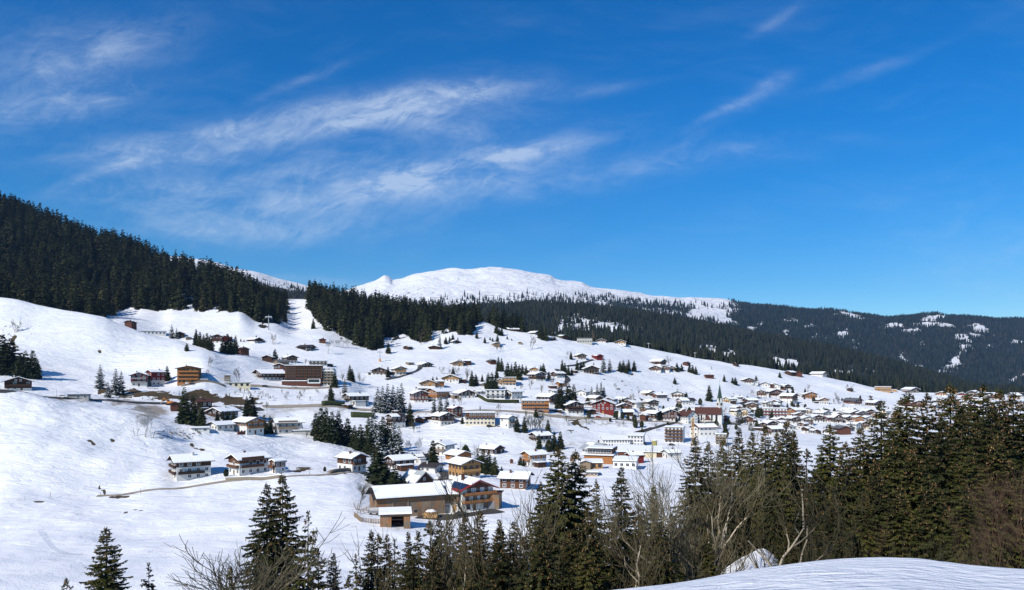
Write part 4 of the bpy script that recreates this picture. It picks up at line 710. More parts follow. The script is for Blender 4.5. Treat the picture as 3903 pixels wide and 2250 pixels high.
for (u0,u1,v0,v1,loc,ks) in [(2785,2900,1566,1600,'between the church and the long white hotel',(0,1,4,5)),(2880,3000,1606,1640,'below the long white hotel',(0,1,4,3)),(3015,3200,1592,1603,'behind the lower village row',(0,1,3,4)),(3020,3320,1634,1662,'under the lower village row',(0,1,2,4,5)),
   (2250,2430,1530,1552,'behind the dark red guesthouse',(0,1,3,4)),(2440,2670,1562,1590,'behind the parsonage and its brown neighbour',(0,1,3,4,5)),(3560,3880,1515,1565,'on the far right skyline between spruce tips',(0,1,2,4,5)),(2840,2990,1520,1562,'near the lane climbing right of the church',(1,3,5)),(2200,2560,1500,1522,'at the foot of the open slope above the guesthouse',(1,4)),(3210,3330,1570,1606,'around the pale yellow twin-gabled house',(0,1,4))]:
    for j,k in enumerate(ks):
        u=u0+(u1-u0)*(j+.5)/len(ks)+r9.uniform(-12,12); HS.append((u,r9.uniform(v0,v1),r9.uniform(16,34),r9.choice((-1,1))*r9.uniform(10,34),r9.uniform(16,26),STY[k][0],'small snow-roofed '+STY[k][1]+' house '+loc,dict(bal=r9.choice((0,1,2)))))
HB={}
for r in HS:
    if not r[7] and not r[6]: continue
    o=dict(r[7]); HB[(r[0],r[1])]=chalet(r[0],r[1],r[2],r[3],r[4],r[5],r[6],**o)
# the chalet beside the hedge below the hotel
chalet(1358,1543,24,70,42,'WD','white and dark chalet with broad snow roof above the dark hedge, right of the hotel',bal=2)
chalet(1325,1560,20,16,14,'bn','brown garage shed in the snow below the broad-roofed chalet',name='shed',cat='shed',chim=False)
chalet(1058,1804,18,34,46,'WB','terrace wing with brown garage door right of the wide snow roof',bal=1,chim=False)
chalet(1027,1452,32,84,40,'D','long dark timber wing with snow roof joined to the left of the hotel',bal=1,split=.6)
chalet(1065,1432,34,0,42,'BR','brown gabled house rising behind the left end of the hotel',bal=0)
# --- flat roofed and special buildings
flat(582,1276,92,14,'plaster_white','long low white house with flat snow roof behind the crest of the left hill',name='house',cat='house',cols=7,floors=1,depth=8)
flat(302,1522,76,18,'concrete','flat-roofed concrete garage with glass front beside the valley road',name='garage_building',cat='garage',depth=7,rot=-8,cols=3,floors=1,snow=False)
flat(765,1647,62,16,'plaster_white','flat snow-roofed garage left of the white bungalow',name='garage_building',cat='garage',depth=6,cols=2,floors=1)
flat(1150,1659,64,17,'plaster_grey','grey flat-roofed garage right of the chalet with grey balconies',name='garage_building',cat='garage',depth=6)
e,_,_,_=flat(900,1476,102,18,'plaster_cream','long low pavilion with yellow left end and dark openings beside the hotel',name='pavilion',cat='pavilion',depth=7,cols=5,floors=1,frames='timber_dark')
flat(867,1458,22,28,'stone','small square stone tower house behind the yellow pavilion',name='tower_house',cat='tower',depth=5,cols=1,floors=2)
flat(1212,1395,68,20,'plaster_white','two-storey balcony house with snow roof above the hotel',name='house',cat='house',cols=5,floors=2,bal='timber_dark',balrows=(1,))
flat(1247,1397,44,9,'timber_dark','low dark annex right of the balcony house above the hotel',name='annex',cat='building',depth=6)
flat(2228,1311,58,24,'concrete','modern cable car station with dark flat roof on the skyline',name='lift_station',cat='lift station',cols=6,floors=1,snow=False,ov=1.5,frames='steel')
flat(1888,1521,74,34,'plaster_white','modern white villa with flat roof and glass front above the hedge',name='villa',cat='house',cols=4,floors=3,bal='paint_grey',balrows=(1,),frames='steel')
flat(1940,1472,54,33,'plaster_white','white house with honey timber top floor and balconies beside the dark spruces',name='house',cat='house',cols=4,floors=3,bal='timber_honey',balrows=(1,2),upper='timber_honey')
flat(1830,1621,112,48,'plaster_cream','cream apartment house with brown timber top floor and small balconies',cols=8,floors=3,upper='timber_brown',bal='timber_brown',balrows=(2,),depth=13)
flat(2040,1567,104,40,'timber_orange','wide orange timber apartment house with white ground floor beside the road',cols=7,floors=3,bal='timber_orange',balrows=(1,2),depth=13)
flat(2120,1571,42,9,'timber_dark','low garage strip with snow on top right of the orange apartment house',name='garage_building',cat='garage',depth=6)
flat(2572,1690,76,62,'plaster_white','tall white apartment block with four rows of dark balconies below the church road',cols=5,floors=5,bal='timber_brown',balrows=(1,2,3,4),depth=12,rot=-6)
flat(2440,1742,170,30,'timber_brown','long low brown hall with gently sloping snow roof',name='hall',cat='hall',depth=20,slope=1.6)
flat(2480,1745,44,26,'plaster_cream','pale hall end with snow roof right of the long brown hall',name='hall',cat='hall',depth=8,slope=.6)
flat(2400,1716,112,14,'timber_dark','low snow-roofed hall behind the long brown one',name='hall',cat='hall',depth=10)
flat(2950,1593,92,36,'plaster_white','long white hotel with dark red band of balconies in the village',name='hotel',cat='hotel',cols=8,floors=3,bal='timber_red',balrows=(1,2),depth=12)
flat(3365,1494,56,20,'timber_honey','long honey-brown apartment house with balconies on the far right crest',cols=6,floors=2,bal='timber_honey',balrows=(1,))
flat(3406,1493,22,8,'timber_honey','low garage wing right of the long honey-brown apartment house',name='garage_building',cat='garage',depth=5)
flat(2747,1697,40,42,'plaster_white','narrow white four-storey house behind the tips of the near spruces',name='house',cat='house',cols=3,floors=4,bal='timber_grey',balrows=(1,2,3))
flat(2890,1642,44,11,'timber_dark','long low shed with snow roof left of the corner balcony house',name='shed',cat='shed',depth=6)
flat(2277,1430,38,8,'timber_dark','long snow-covered garage in front of the black timber chalet',name='garage_building',cat='garage',depth=5) if False else None
# school: two white blocks with snow roofs
flat(2345,1704,112,36,'plaster_white','long white school wing with row of narrow windows and snow roof',name='school_wing',cat='school',cols=10,floors=2,depth=14,slope=1.4,rot=6)
flat(2425,1702,66,46,'plaster_white','taller white school block with grouped dark windows right of the long wing',name='school_block',cat='school',cols=5,floors=3,depth=12,slope=.8,rot=-6)
# farm with long row house
chalet(2275,1736,66,-50,44,'WG','white house with large bare grey roof behind the orange timber building',roof='tin',bal=0,pitch=.8,name='house')
# orange timber building: two storeys, glazed top floor with balcony
e,Wd,L,hb=flat(2290,1770,128,34,'timber_orange','two-tiered orange timber building with glazed upper floor and blue chairs on the terrace',name='timber_building',rot=-10,depth=16,snow=True,ov=.8)
m=MB(); m.box(-Wd*.42,Wd*.46,-L*.28,L*.45,hb+.7,hb+3.5); tw=m.build('top_floor','timber_brown',e)
m=MB(); m.box(-Wd*.46,Wd*.5,-L*.42,L*.5,hb+3.52,hb+3.8); rr=m.build('top_roof','timber_dark',e); m=MB(); m.box(-Wd*.45,Wd*.49,-L*.41,L*.49,hb+3.81,hb+4.2); m.build('snow_cover','roof_snow',rr)
for i in range(9): put_window(e,-Wd*.38+i*Wd*.095,-L*.28,hb+1.3,0,1.3,1.5,frame='paint_white')
flat(2262,1788,70,30,'timber_honey','left half of the low front building, new honey timber with square window',name='timber_building',depth=9,cols=3,floors=1,slope=.7,frames='timber_dark',rot=3)
flat(2385,1786,96,36,'paint_white','right half of the low front building, whitewashed boards with snow roof',name='timber_building',depth=11,cols=4,floors=1,slope=.9,rot=-6)
flat(2256,1816,46,17,'timber_honey','small round-cornered timber kiosk half buried in snow',name='kiosk',cat='hut',depth=4,cols=3,floors=1,ov=.7)
# hotel
x,y,z=ground(1160,1470); s=y/F; az=math.atan2(x,y); Wd=136*s; H_=74*s; L=16
e=empty('hotel',(x*(1+8/y),y+8,z),-az+R(-4)); tag(e,'large flat-roofed hotel clad in dark brown wood with a grid of recessed balconies','hotel')
m=MB(); m.box(-Wd/2,Wd/2,-L/2+1.4,L/2,-3,H_); m.build('wall','timber_dark',e)
x0=-Wd*.20; nf=4; f0=H_*.34; fh=(H_*.93-f0)/nf; m=MB()
m.box(-Wd/2,x0,-L/2,-L/2+1.39,f0,H_)
m.box(Wd/2-.8,Wd/2,-L/2,-L/2+1.39,f0,H_).box(x0,Wd/2-.8,-L/2,-L/2+1.39,H_*.95,H_)
for f in range(nf+1): m.box(x0,Wd/2-.8,-L/2,-L/2+1.39,f0+f*fh-.18,f0+f*fh+.12)
for c in range(1,6): xx=x0+(Wd/2-.8-x0)*c/6; m.box(xx-.14,xx+.14,-L/2,-L/2+1.39,f0+.12,f0+nf*fh-.18)
m.build('balcony_grid','timber_brown',e)
for f in range(nf):
    for c in range(6):
        xx=x0+(Wd/2-.8-x0)*(c+.5)/6; put_window(e,xx+.4,-L/2+1.4,f0+f*fh+.25,0,1.9,1.75,frame='timber_dark')
        m=MB(); w_=(Wd/2-.8-x0)/12-.2; m.box(xx-w_,xx+w_*.3,-L/2+.02,-L/2+.08,f0+f*fh+.13,f0+f*fh+1.05); m.build('railing','timber_redbrown',e)
    for c in range(5): put_window(e,-Wd*.44+c*Wd*.052,-L/2,f0+f*fh+.5,0,.75,1.3,frame='timber_black')
m=MB(); m.box(-Wd/2-2,Wd*.12,-L/2-3.5,-L/2+1.38,-3,H_*.22).box(Wd*.12,Wd/2-1,-L/2-3.5,-L/2+1.38,-3,H_*.08); m.build('ground_floor','timber_redbrown',e)
m=MB(); m.box(-Wd/2-2.2,Wd*.1,-L/2-3.8,-L/2+1.37,H_*.22+.01,H_*.26); m.build('terrace_snow','roof_snow',e)
m=MB(); m.box(Wd*.12,Wd*.46,-L/2-3.6,-L/2-3.2,H_*.1,H_*.15).box(Wd*.12,Wd*.14,-L/2-3.6,-L/2-3.2,H_*.15,H_*.31).box(Wd*.44,Wd*.46,-L/2-3.6,-L/2-3.2,H_*.15,H_*.31).box(Wd*.12,Wd*.46,-L/2-3.6,-L/2-3.2,H_*.31,H_*.33); m.build('loggia_frame','paint_white',e)
m=MB(); m.box(Wd*.141,Wd*.439,-L/2-2.6,-L/2-2.5,H_*.16,H_*.3); m.build('window_band','glass',e)
m=MB(); m.box(-Wd/2-.5,Wd/2+.5,-L/2-.6,L/2+.5,H_+.01,H_+.3); r_=m.build('roof','roof_dark',e); m=MB(); m.box(-Wd/2-.4,Wd/2+.4,-L/2-.5,L/2+.4,H_+.31,H_+.8); m.build('snow_cover','roof_snow',r_)
m=MB(); [m.tube((-Wd*.25+i*Wd*.2,2,H_+.5),(-Wd*.25+i*Wd*.2,2,H_+2.2),.22) for i in range(3)]; m.build('vent_pipe','steel',e)
# white wing with round gables
x,y,z=ground(1252,1470); s=y/F; az=math.atan2(x,y); Wd=50*s; H_=54*s; L=12
e=empty('hotel_wing',(x*(1+7/y),y+7,z),-az+R(-10)); tag(e,'white balconied hotel wing with three small arched gables right of the dark hotel','hotel')
m=MB(); m.box(-Wd/2,Wd/2,-L/2,L/2,-3,H_); m.build('wall','plaster_white',e)
for f in range(5):
    zz=f*H_/5
    for c in range(4): put_window(e,(c+.5)/4*Wd-Wd/2,-L/2,zz+.5,0,1.2,1.6,frame='timber_dark')
    if f: m=MB(); m.box(-Wd*.49,Wd*.49,-L/2-1.2,-L/2-1.1,zz,zz+.9).box(-Wd*.49,Wd*.49,-L/2-1.1,-L/2-.03,zz-.1,zz+.03); m.build('balcony','timber_grey',e)
m=MB(); m.box(-Wd/2-.5,Wd/2+.5,-L/2-1.3,L/2+.5,H_+.01,H_+.5); m.build('snow_cover','roof_snow',e)
for c in range(3):
    m=MB(); cx=-Wd*.33+c*Wd*.33; pr=[(cx+1.7*math.cos(R(a)),H_+.3+2.0*math.sin(R(a))) for a in range(0,181,20)]; m.prism(pr,-L/2-1.2,L/2-1); m.build('arched_gable','plaster_grey',e)
# church
x,y,z=ground(2700,1612); s=y/F; az=math.atan2(x,y)
e=empty('church',(x*(1+8/y),y+8,z),-az); tag(e,'white village church with red-brown nave roof, clock tower and slim green spire','church')
def P(px): return px*s
Ln=P(99); Wn=15.0; Hn=P(31)
m=MB(); m.xprism([(-Wn/2,-4),(Wn/2,-4),(Wn/2,Hn),(0,Hn+Wn*.36),(-Wn/2,Hn)],-Ln/2,Ln/2); nave=m.build('nave','plaster_white',e)
m=MB(); t_=.3; zz=lambda q:Hn+Wn*.36-abs(q)*.72+.05
m.xprism([(-Wn/2-.5,zz(Wn/2+.5)),(0,zz(0)),(Wn/2+.5,zz(Wn/2+.5)),(Wn/2+.5,zz(Wn/2+.5)+t_),(0,zz(0)+t_),(-Wn/2-.5,zz(Wn/2+.5)+t_)],-Ln/2-.4,Ln/2-.1); m.build('nave_roof','roof_redbrown',e)
m=MB(); m.box(-Ln/2+1,-Ln/2+Ln*.42,-Wn/2-.42,-Wn/2-.05,Hn-.1,Hn+.15); m.build('snow_edge','roof_snow',e)
def arch_win(cx,z0,w,h_,y0,nm='arched_window'):
    m=MB(); pr=[(cx-w/2,z0),(cx+w/2,z0)]+[(cx+w/2*math.cos(R(a)),z0+h_-w/2+w/2*math.sin(R(a))) for a in range(0,181,30)]; m.prism(pr,y0-.06,y0+.05); return m.build(nm,'glass',e)
for i,(cx,hh) in enumerate(((-.26,5.5),(-.08,5.0),(.13,5.0),(.30,6.2))): arch_win(cx*Ln,1.8 if i<3 else .9,1.3 if i<3 else 1.7,hh,-Wn/2)
m=MB(); m.prism([(-2.6,-2),(2.6,-2),(2.6,2.2),(0,2.3),(-2.6,2.2)],-Wn/2-3.4,-Wn/2-.02); po=m.build('porch','plaster_white',e); po.location=(-Ln*.02,0,0)
m=MB(); m.cone(0,0,2.2,6.6,3.9,.05,4,R(45)); pr_=m.build('porch_roof','roof_redbrown',e); pr_.location=(-Ln*.02,-Wn/2-1.7,0); pr_.scale=(1,.7,1)
tw=P(26); xt=Ln/2-tw*.28; yt=Wn*.12; Ht=P(70); 
tk=empty('tower',(xt,yt,0),R(38)); tk.parent=e; tq=tw/1.36
m=MB(); m.box(-tq/2,tq/2,-tq/2,tq/2,-4,Ht); m.build('tower_wall','plaster_white',tk)
m=MB(); gz=P(22)
m.prism([(-tq/2,Ht),(tq/2,Ht),(0,Ht+gz)],-tq/2,tq/2); m.xprism([(-tq/2-.01,Ht),(tq/2+.01,Ht),(0,Ht+gz-.02)],-tq/2-.01,tq/2+.01); m.build('tower_gable','plaster_white',tk)
zt=P(148)
m=MB(); q_=tq/2*.97
m.add([(0,0,zt)]+[(q_*a,q_*b,Ht+.2) for a,b in ((-1,-1),(1,-1),(1,1),(-1,1))]+[(0,-q_*.55,Ht+gz*1.0),(q_*.55,0,Ht+gz),(0,q_*.55,Ht+gz),(-q_*.55,0,Ht+gz)],[(0,1,5),(0,5,2),(0,2,6),(0,6,3),(0,3,7),(0,7,4),(0,4,8),(0,8,1)]); m.build('spire','copper_green',tk)
m=MB(); m.tube((0,0,zt-1),(0,0,zt+2.6),.09).box(-.5,.5,-.05,.05,zt+1.6,zt+1.8); m.build('cross','steel',tk)
for sg,rz in ((0,0),(1,R(-90))):
    m=MB(); k=20; rr=tq*.27; m.add([(rr*math.cos(2*math.pi*i/k),-tq/2-.12,rr*math.sin(2*math.pi*i/k)) for i in range(k)]+[(rr*math.cos(2*math.pi*i/k),-tq/2+.02,rr*math.sin(2*math.pi*i/k)) for i in range(k)],[tuple(range(k))]+[(i,i+k,(i+1)%k+k,(i+1)%k) for i in range(k)])
    ck=m.build('clock','roof_dark',tk); ck.location=(0,0,Ht-.2); ck.rotation_euler=(0,0,rz)
    m=MB(); m.box(-.07,.07,-tq/2-.17,-tq/2-.13,-.1,rr*.8).box(-.1,rr*.55,-tq/2-.17,-tq/2-.13,-.07,.07); m.build('clock_hands','tank_yellow',ck)
    m=MB(); pr=[(-.6,0),(.6,0)]+[(.6*math.cos(R(a)),3.0+.6*math.sin(R(a))) for a in range(0,181,30)]; m.prism(pr,-tq/2-.06,-tq/2+.04); lw=m.build('louvre','timber_black',tk); lw.location=(0,0,Ht-7.4); lw.rotation_euler=(0,0,rz)
# wall below the church
def wallstrip(name,u0,v0,u1,v1,hh,mat,label,cat,th=.6,n_=10,snow=False,group=None,kind=None,ymin=110):
    a=Vector(ground(u0,v0,ymin)); b=Vector(ground(u1,v1,ymin)); d_=(b-a); d_.z=0; d_.normalize(); nn=Vector((-d_.y,d_.x,0))*th/2
    V=[];Fc=[]
    for i in range(n_+1):
        p=a.lerp(b,i/n_); z_=zxy(p.x,p.y)
        for q,zz in ((p-nn,z_-1),(p+nn,z_-1),(p+nn*.9,z_+hh),(p-nn*.9,z_+hh)): V.append((q.x,q.y,zz))
    for i in range(n_):
        for j in range(4): Fc.append((i*4+j,i*4+(j+1)%4,(i+1)*4+(j+1)%4,(i+1)*4+j))
    Fc+= [(3,2,1,0),(n_*4,n_*4+1,n_*4+2,n_*4+3)]
    o=obj(name,mesh_np(name,V,Fc,mat)); tag(o,label,cat,group,kind)
    if snow:
        V2=[];Fc=[]
        for i in range(n_+1):
            p=a.lerp(b,i/n_); z_=zxy(p.x,p.y)+hh+.01
            for q,zz in ((p-nn*1.1,z_),(p+nn*1.1,z_),(p+nn*.9,z_+.25),(p-nn*.9,z_+.25)): V2.append((q.x,q.y,zz))
        for i in range(n_):
            for j in range(4): Fc.append((i*4+j,i*4+(j+1)%4,(i+1)*4+(j+1)%4,(i+1)*4+j))
        obj('snow_cover',mesh_np('snow_cover',V2,Fc,'roof_snow'),o)
    return o
wallstrip('retaining_wall',2672,1616,2822,1622,2.0,'stone','long brown retaining wall below the church','wall',1.0)
wallstrip('retaining_wall',1255,1808,1388,1806,1.4,'stone','brown stone wall along the lane below the white house with small balcony','wall',.7,snow=False)
wallstrip('retaining_wall',860,1832,1080,1822,1.2,'stone','grey stone wall with snow below the chalet with brown balconies','wall',.6,snow=True)
wallstrip('retaining_wall',2410,1655,2482,1634,1.0,'timber_dark','dark sloping barrier wall beside the road climbing to the church','wall',.5)
wallstrip('retaining_wall',905,1659,1010,1661,1.6,'timber_redbrown','dark red-brown garden wall under the house with orange balconies','wall',.5)
wallstrip('retaining_wall',690,1474,860,1478,1.3,'stone','pale stone terrace wall between the orange house and the pavilion','wall',.5)
wallstrip('hedge',1820,1512,1856,1532,2.0,'needles_olive','olive green clipped hedge running down left of the modern villa','hedge',1.8)
wallstrip('hedge',1858,1534,1978,1537,2.6,'needles_olive','long olive green clipped hedge below the modern villa','hedge',2.0)
wallstrip('hedge',1228,1548,1312,1552,3.2,'needles_mid','dark clipped hedge left of the garage shed below the broad-roofed chalet','hedge',2)
wallstrip('hedge',1338,1590,1425,1592,3.4,'needles_mid','thick dark conifer hedge above the slope with bare bushes','hedge',3)
# shingled spire and tent roof behind the guesthouse
x,y,z=ground(2386,1541); m=MB(); m.cone(0,0,0,4.6,4.4,.3,10); o=obj('shingle_pavilion',m.mesh('shingle_pavilion','timber_grey')); o.location=(x,y,z); tag(o,'low grey pointed shingle roof behind the red guesthouse','pavilion')
x,y,z=ground(2402,1534); m=MB(); m.cone(0,0,0,7.4,2.0,.08,8); o=obj('shingle_spire',m.mesh('shingle_spire','timber_grey')); o.location=(x,y,z); tag(o,'slender brown shingled spire behind the brown timber chalet','spire')
x,y,z=ground(2495,1704); m=MB(); m.cone(0,0,-1,4.2,1.7,1.7,20); o=obj('storage_tank',m.mesh('storage_tank','tank_yellow',False)); o.location=(x,y,z); tag(o,'round olive-yellow tank with snow cap right of the school','tank')
m=MB(); m.cone(0,0,4.21,4.55,1.65,1.2,20); m.build('snow_cap','roof_snow',o)
# ---- the farm in the near meadow
x,y,z=ground(1524,1972)
az=math.atan2(x,y); yF=250.0; s=yF/F
def farm_at(u,dy): return ((u-CX)/F*(yF+dy),yF+dy,zat(u,yF+dy))
def barn_win(par,x,y,z,w,h_,rz,mat='timber_black',nm='opening'):
    m=MB(); m.box(-w/2,w/2,-.05,.04,0,h_); o=m.build(nm,mat,par); o.location=(x,y,z); o.rotation_euler=(0,0,rz); return o
zf=zat(1560,250)+.2; rzb=R(-90+26)-0.0
Lb,Wb,Hb,pb=24.0,11.0,6.6,.46
phi=R(23)                              # long side runs away to the right
cx_,cy_=(1552-CX)/F*258,258
e=empty('barn',(cx_,cy_,zf),phi); tag(e,'big weathered timber barn with thick snow roof, nearest building of the farm','barn')
m=MB(); m.xprism([(-Wb/2,-3),(Wb/2,-3),(Wb/2,Hb),(0,Hb+pb*Wb/2),(-Wb/2,Hb)],-Lb/2,Lb/2); m.build('wall','timber_barn',e)
m=MB(); m.box(-Lb/2-.05,Lb/2*.2,-Wb/2-.05,-Wb/2-.001,-3,1.2) ; m.build('base_boards','timber_grey',e)
zz=lambda q:Hb+pb*Wb/2-abs(q)*pb+.05
m=MB(); o_=1.1; m.xprism([(-Wb/2-o_,zz(Wb/2+o_)),(0,zz(0)),(Wb/2+o_,zz(Wb/2+o_)),(Wb/2+o_,zz(Wb/2+o_)+.3),(0,zz(0)+.3),(-Wb/2-o_,zz(Wb/2+o_)+.3)],-Lb/2-1.4,Lb/2+.4); rf=m.build('roof','roof_dark',e)
m=MB(); o_=.95; m.xprism([(-Wb/2-o_,zz(Wb/2+o_)+.31),(0,zz(0)+.31),(Wb/2+o_,zz(Wb/2+o_)+.31),(Wb/2+o_-.1,zz(Wb/2+o_)+.85),(0,zz(0)+.85),(-Wb/2-o_+.1,zz(Wb/2+o_)+.85)],-Lb/2-.3,Lb/2+.3); m.build('snow_cover','roof_snow',rf)
o=barn_win(e,-Lb*.16,-Wb/2,2.6,4.2,1.9,0,'timber_black','hay_opening')
m=MB()
for i in range(5): m.box(-2.1,2.1,-.14,-.06,.2+i*.4,.32+i*.4)
m.build('slat','timber_grey',o)
o=barn_win(e,Lb*.22,-Wb/2,.2,3.2,4.2,0,'timber_grey','barn_door'); m=MB(); m.box(-.3,1.2,-.1,-.055,0,2.2); m.build('wicket','timber_barn',o)
for xx in (-Lb*.36,-Lb*.02,Lb*.06): barn_win(e,xx,-Wb/2-.05,.9,1.0,.8,0,'glass','window')
barn_win(e,-Lb/2,0,Hb-1.2,1.3,1.5,R(-90),'timber_black','gable_opening'); barn_win(e,-Lb/2,-2,.2,1.6,2.1,R(-90),'timber_black','stable_door')
# ramp frame
m=MB(); m.tube((-Lb*.27,-Wb/2-.3,-.5),(-Lb*.27,-Wb/2-.3,4.9),.12).tube((-Lb*.05,-Wb/2-.3,-.5),(-Lb*.05,-Wb/2-.3,5.4),.12).box(-Lb*.29,-Lb*.03,-Wb/2-.42,-Wb/2-.22,2.3,2.5); m.build('loading_frame','timber_grey',e)
# connecting barn wing
ux=(1700-CX)/F*263
e=empty('barn_wing',(ux,263.5,zf+.3),R(4)); tag(e,'honey timber wing with grey garage door joining barn and farmhouse','barn')
m=MB(); m.box(-4.4,4.4,-4,5,2.6,6.0); m.build('upper_wall','timber_barn',e); m=MB(); m.box(-4.3,4.3,-3.9,4.9,-2,2.59); m.build('wall','plaster_white',e)
m=MB(); m.xprism([(-5,5.7),(5.8,8.6),(5.8,8.85),(-5,5.95)],-4.8,4.8); rf=m.build('roof','timber_dark',e); m=MB(); m.xprism([(-4.9,5.97),(5.7,8.86),(5.7,9.3),(-4.8,6.4)],-4.7,4.7); m.build('snow_cover','roof_snow',rf)
m=MB(); m.box(-4.2,4.2,-4.25,-4.02,2.7,3.6); m.build('railing','timber_grey',e)
for i in range(4): barn_win(e,-3.2+i*2.1,-4,4.1,1.1,.9,0,'timber_dark','window')
o=barn_win(e,-.6,-3.92,0,4.6,2.35,0,'paint_white','garage_door'); o.data.materials[0]=MATS['plaster_grey']
m=MB(); m.box(-2.0,2.0,-.09,-.06,1.5,1.9); m.build('pane','glass',o)
barn_win(e,3.2,-3.92,0,1.1,2.1,0,'timber_honey','door')
# farmhouse with solar panels
fx=(1788-CX)/F*262
e=empty('farmhouse',(fx,267,zf+.2),R(33)); tag(e,'white farmhouse with dark red roof, solar panels and two red-brown balconies','house')
Wd,L,He,p=12.6,11.5,7.8,.42
m=MB(); m.prism([(-Wd/2,-3),(Wd/2,-3),(Wd/2,He),(0,He+p*Wd/2),(-Wd/2,He)],-L/2,L/2); m.build('wall','plaster_white',e)
m=MB(); m.prism([(-Wd*.46,He+.1),(Wd*.46,He+.1),(0,He+p*Wd*.46+.05)],-L/2-.08,-L/2-.001); m.build('gable_boards','timber_redbrown',e)
ov=1.8; m=MB(); m.prism(roof_xz(Wd,He,p,ov,.28,.05),-L/2-ov,L/2+.8); rf=m.build('roof','roof_red',e)
f=lambda xx:He-p*(abs(xx)-Wd/2)+.05+.29; xe=Wd/2+ov
m=MB(); m.prism([(-xe*.45,f(xe*.45)),(0,f(0)),(xe-.3,f(xe-.3)),(xe-.4,f(xe-.3)+.4),(0,f(0)+.45),(-xe*.45,f(xe*.45)+.35)],-L/2-ov+.25,L/2+.6); m.build('snow_cover','roof_snow',rf)
m=MB(); m.prism([(-xe+.9,f(xe-.9)+.02),(-xe*.47,f(xe*.47)+.02),(-xe*.47,f(xe*.47)+.12),(-xe+.9,f(xe-.9)+.12)],-L/2-ov+1.2,L/2-1.2); m.build('solar_panel','solar_blue',rf)
m=MB(); m.box(-3.0,-2.0,.2,1.1,He,He+p*Wd/2+1.5).box(-3.15,-1.85,.05,1.25,He+p*Wd/2+1.5,He+p*Wd/2+1.7); m.build('chimney','timber_redbrown',rf)
for zz_ in (2.75,5.5):
    m=MB(); m.box(-Wd/2+.2,Wd/2+.9,-L/2-1.4,-L/2-.02,zz_-.2,zz_); b_=m.build('balcony','timber_redbrown',e); m=MB()
    m.box(-Wd/2+.2,Wd/2+.9,-L/2-1.4,-L/2-1.3,zz_,zz_+1.0).box(-Wd/2+.2,-Wd/2+.3,-L/2-1.3,-L/2-.02,zz_,zz_+1.0); m.build('railing','timber_orange',b_)
for zz_,xs in ((.6,(-4,3)),(3.5,(-4.4,-1.2,1.8,4.6)),(6.3,(-3.6,0,3.4))):
    for xx in xs: put_window(e,xx,-L/2,zz_,0,1.3,1.5,frame='timber_brown')
for zz_ in (1,4): put_window(e,-Wd/2,-1.5,zz_,R(-90),1.1,1.3)
barn_win(e,-1.4,-L/2,0,1.1,2.1,0,'timber_brown','door')
e=empty('annex',((1872-CX)/F*262,267,zf),R(-8)); tag(e,'unpainted timber annex with grey door right of the red-roofed farmhouse','building')
m=MB(); m.box(-3.2,3.2,-3,4,-2,5.6); m.build('wall','timber_barn',e); m=MB(); m.box(-3.6,3.9,-3.4,4.4,5.61,5.8); m.build('roof','timber_redbrown',e)
barn_win(e,.4,-3,.1,2.4,3.0,0,'paint_grey','door')
# open-fronted shed in front
x,y=(1506-CX)/F*231,231.0; z=zxy(x,y)
e=empty('open_shed',(x,y,z+.1),R(10)); tag(e,'small open-fronted timber shed with snow slab roof in front of the big barn','shed')
m=MB(); m.box(-4.6,4.6,2.5,2.7,-2,4.0).box(-4.6,-4.4,-2.7,2.5,-2,4.0).box(4.4,4.6,-2.7,2.5,-2,4.0).box(-4.4,-1.2,-2.7,-2.55,-2,4.0).box(2.6,4.4,-2.7,-2.55,-2,4.0).box(-1.2,2.6,-2.7,-2.55,3.4,4.0); m.build('wall','timber_barn',e)
m=MB(); m.box(-4.55,4.55,-2.75,-2.71,-1.5,.3); m.build('base_wall','concrete',e) if False else None
m=MB(); m.xprism([(-3.4,4.0),(3.2,4.7),(3.2,4.9),(-3.4,4.2)],-5.2,5.2); rf=m.build('roof','roof_dark',e); m=MB(); m.xprism([(-3.3,4.21),(3.1,4.91),(3.1,5.4),(-3.2,4.7)],-5.1,5.1); m.build('snow_cover','roof_snow',rf)
m=MB(); m.box(-1.0,1.6,.4,2.0,-1,.9); m.build('hay','timber_dark',e); m=MB(); m.box(-4.35,4.35,2.3,2.48,-1,3.9); m.build('shade_backing','timber_black',e); m=MB(); m.box(-1.1,2.5,-2.62,-2.56,2.3,2.6); m.build('beam','timber_black',e)  # black backing paints the shade inside the open shed
# firewood, trailer, fences
x,y=(1642-CX)/F*250,250.0; z=zxy(x,y); m=MB(); r2=random.Random(3)
for i in range(90):
    a=r2.uniform(-2.6,2.6); h_=r2.uniform(0,2.9-abs(a)*.5); b=r2.uniform(-1.2,1.2); m.tube((a,b-.5,h_),(a+r2.uniform(-.2,.2),b+.5,h_+r2.uniform(-.1,.1)),r2.uniform(.12,.22),k=5)
m.box(-2.3,2.3,-.9,1.2,-1,1.7)
o=obj('firewood_stack',m.mesh('firewood_stack','firewood')); o.location=(x,y,z); tag(o,'heap of split firewood with snow on it against the timber barn','firewood')
m=MB(); m.cone(0,.2,2.2,2.75,1.9,1.0,9); m.build('snow_cap','roof_snow',o)
x,y=(1428-CX)/F*246,246.0; z=zxy(x,y); o=empty('farm_trailer',(x,y,z),R(8)); tag(o,'grey flatbed farm trailer beside the barn gable','trailer')
m=MB(); m.box(-2.2,2.2,-1,1,.8,1.0).box(-2.2,2.2,-1,-.95,1.0,1.6).box(-2.2,2.2,.95,1,1.0,1.6).box(-2.2,-2.15,-.95,.95,1.0,1.6).box(2.15,2.2,-.95,.95,1.0,1.6); m.build('bed','paint_grey',o)
m=MB(); m.xprism([(-.9,1.0),(.9,1.0),(.3,2.5),(-.5,2.5)],-1.7,1.7); m.build('load','plaster_grey',o)
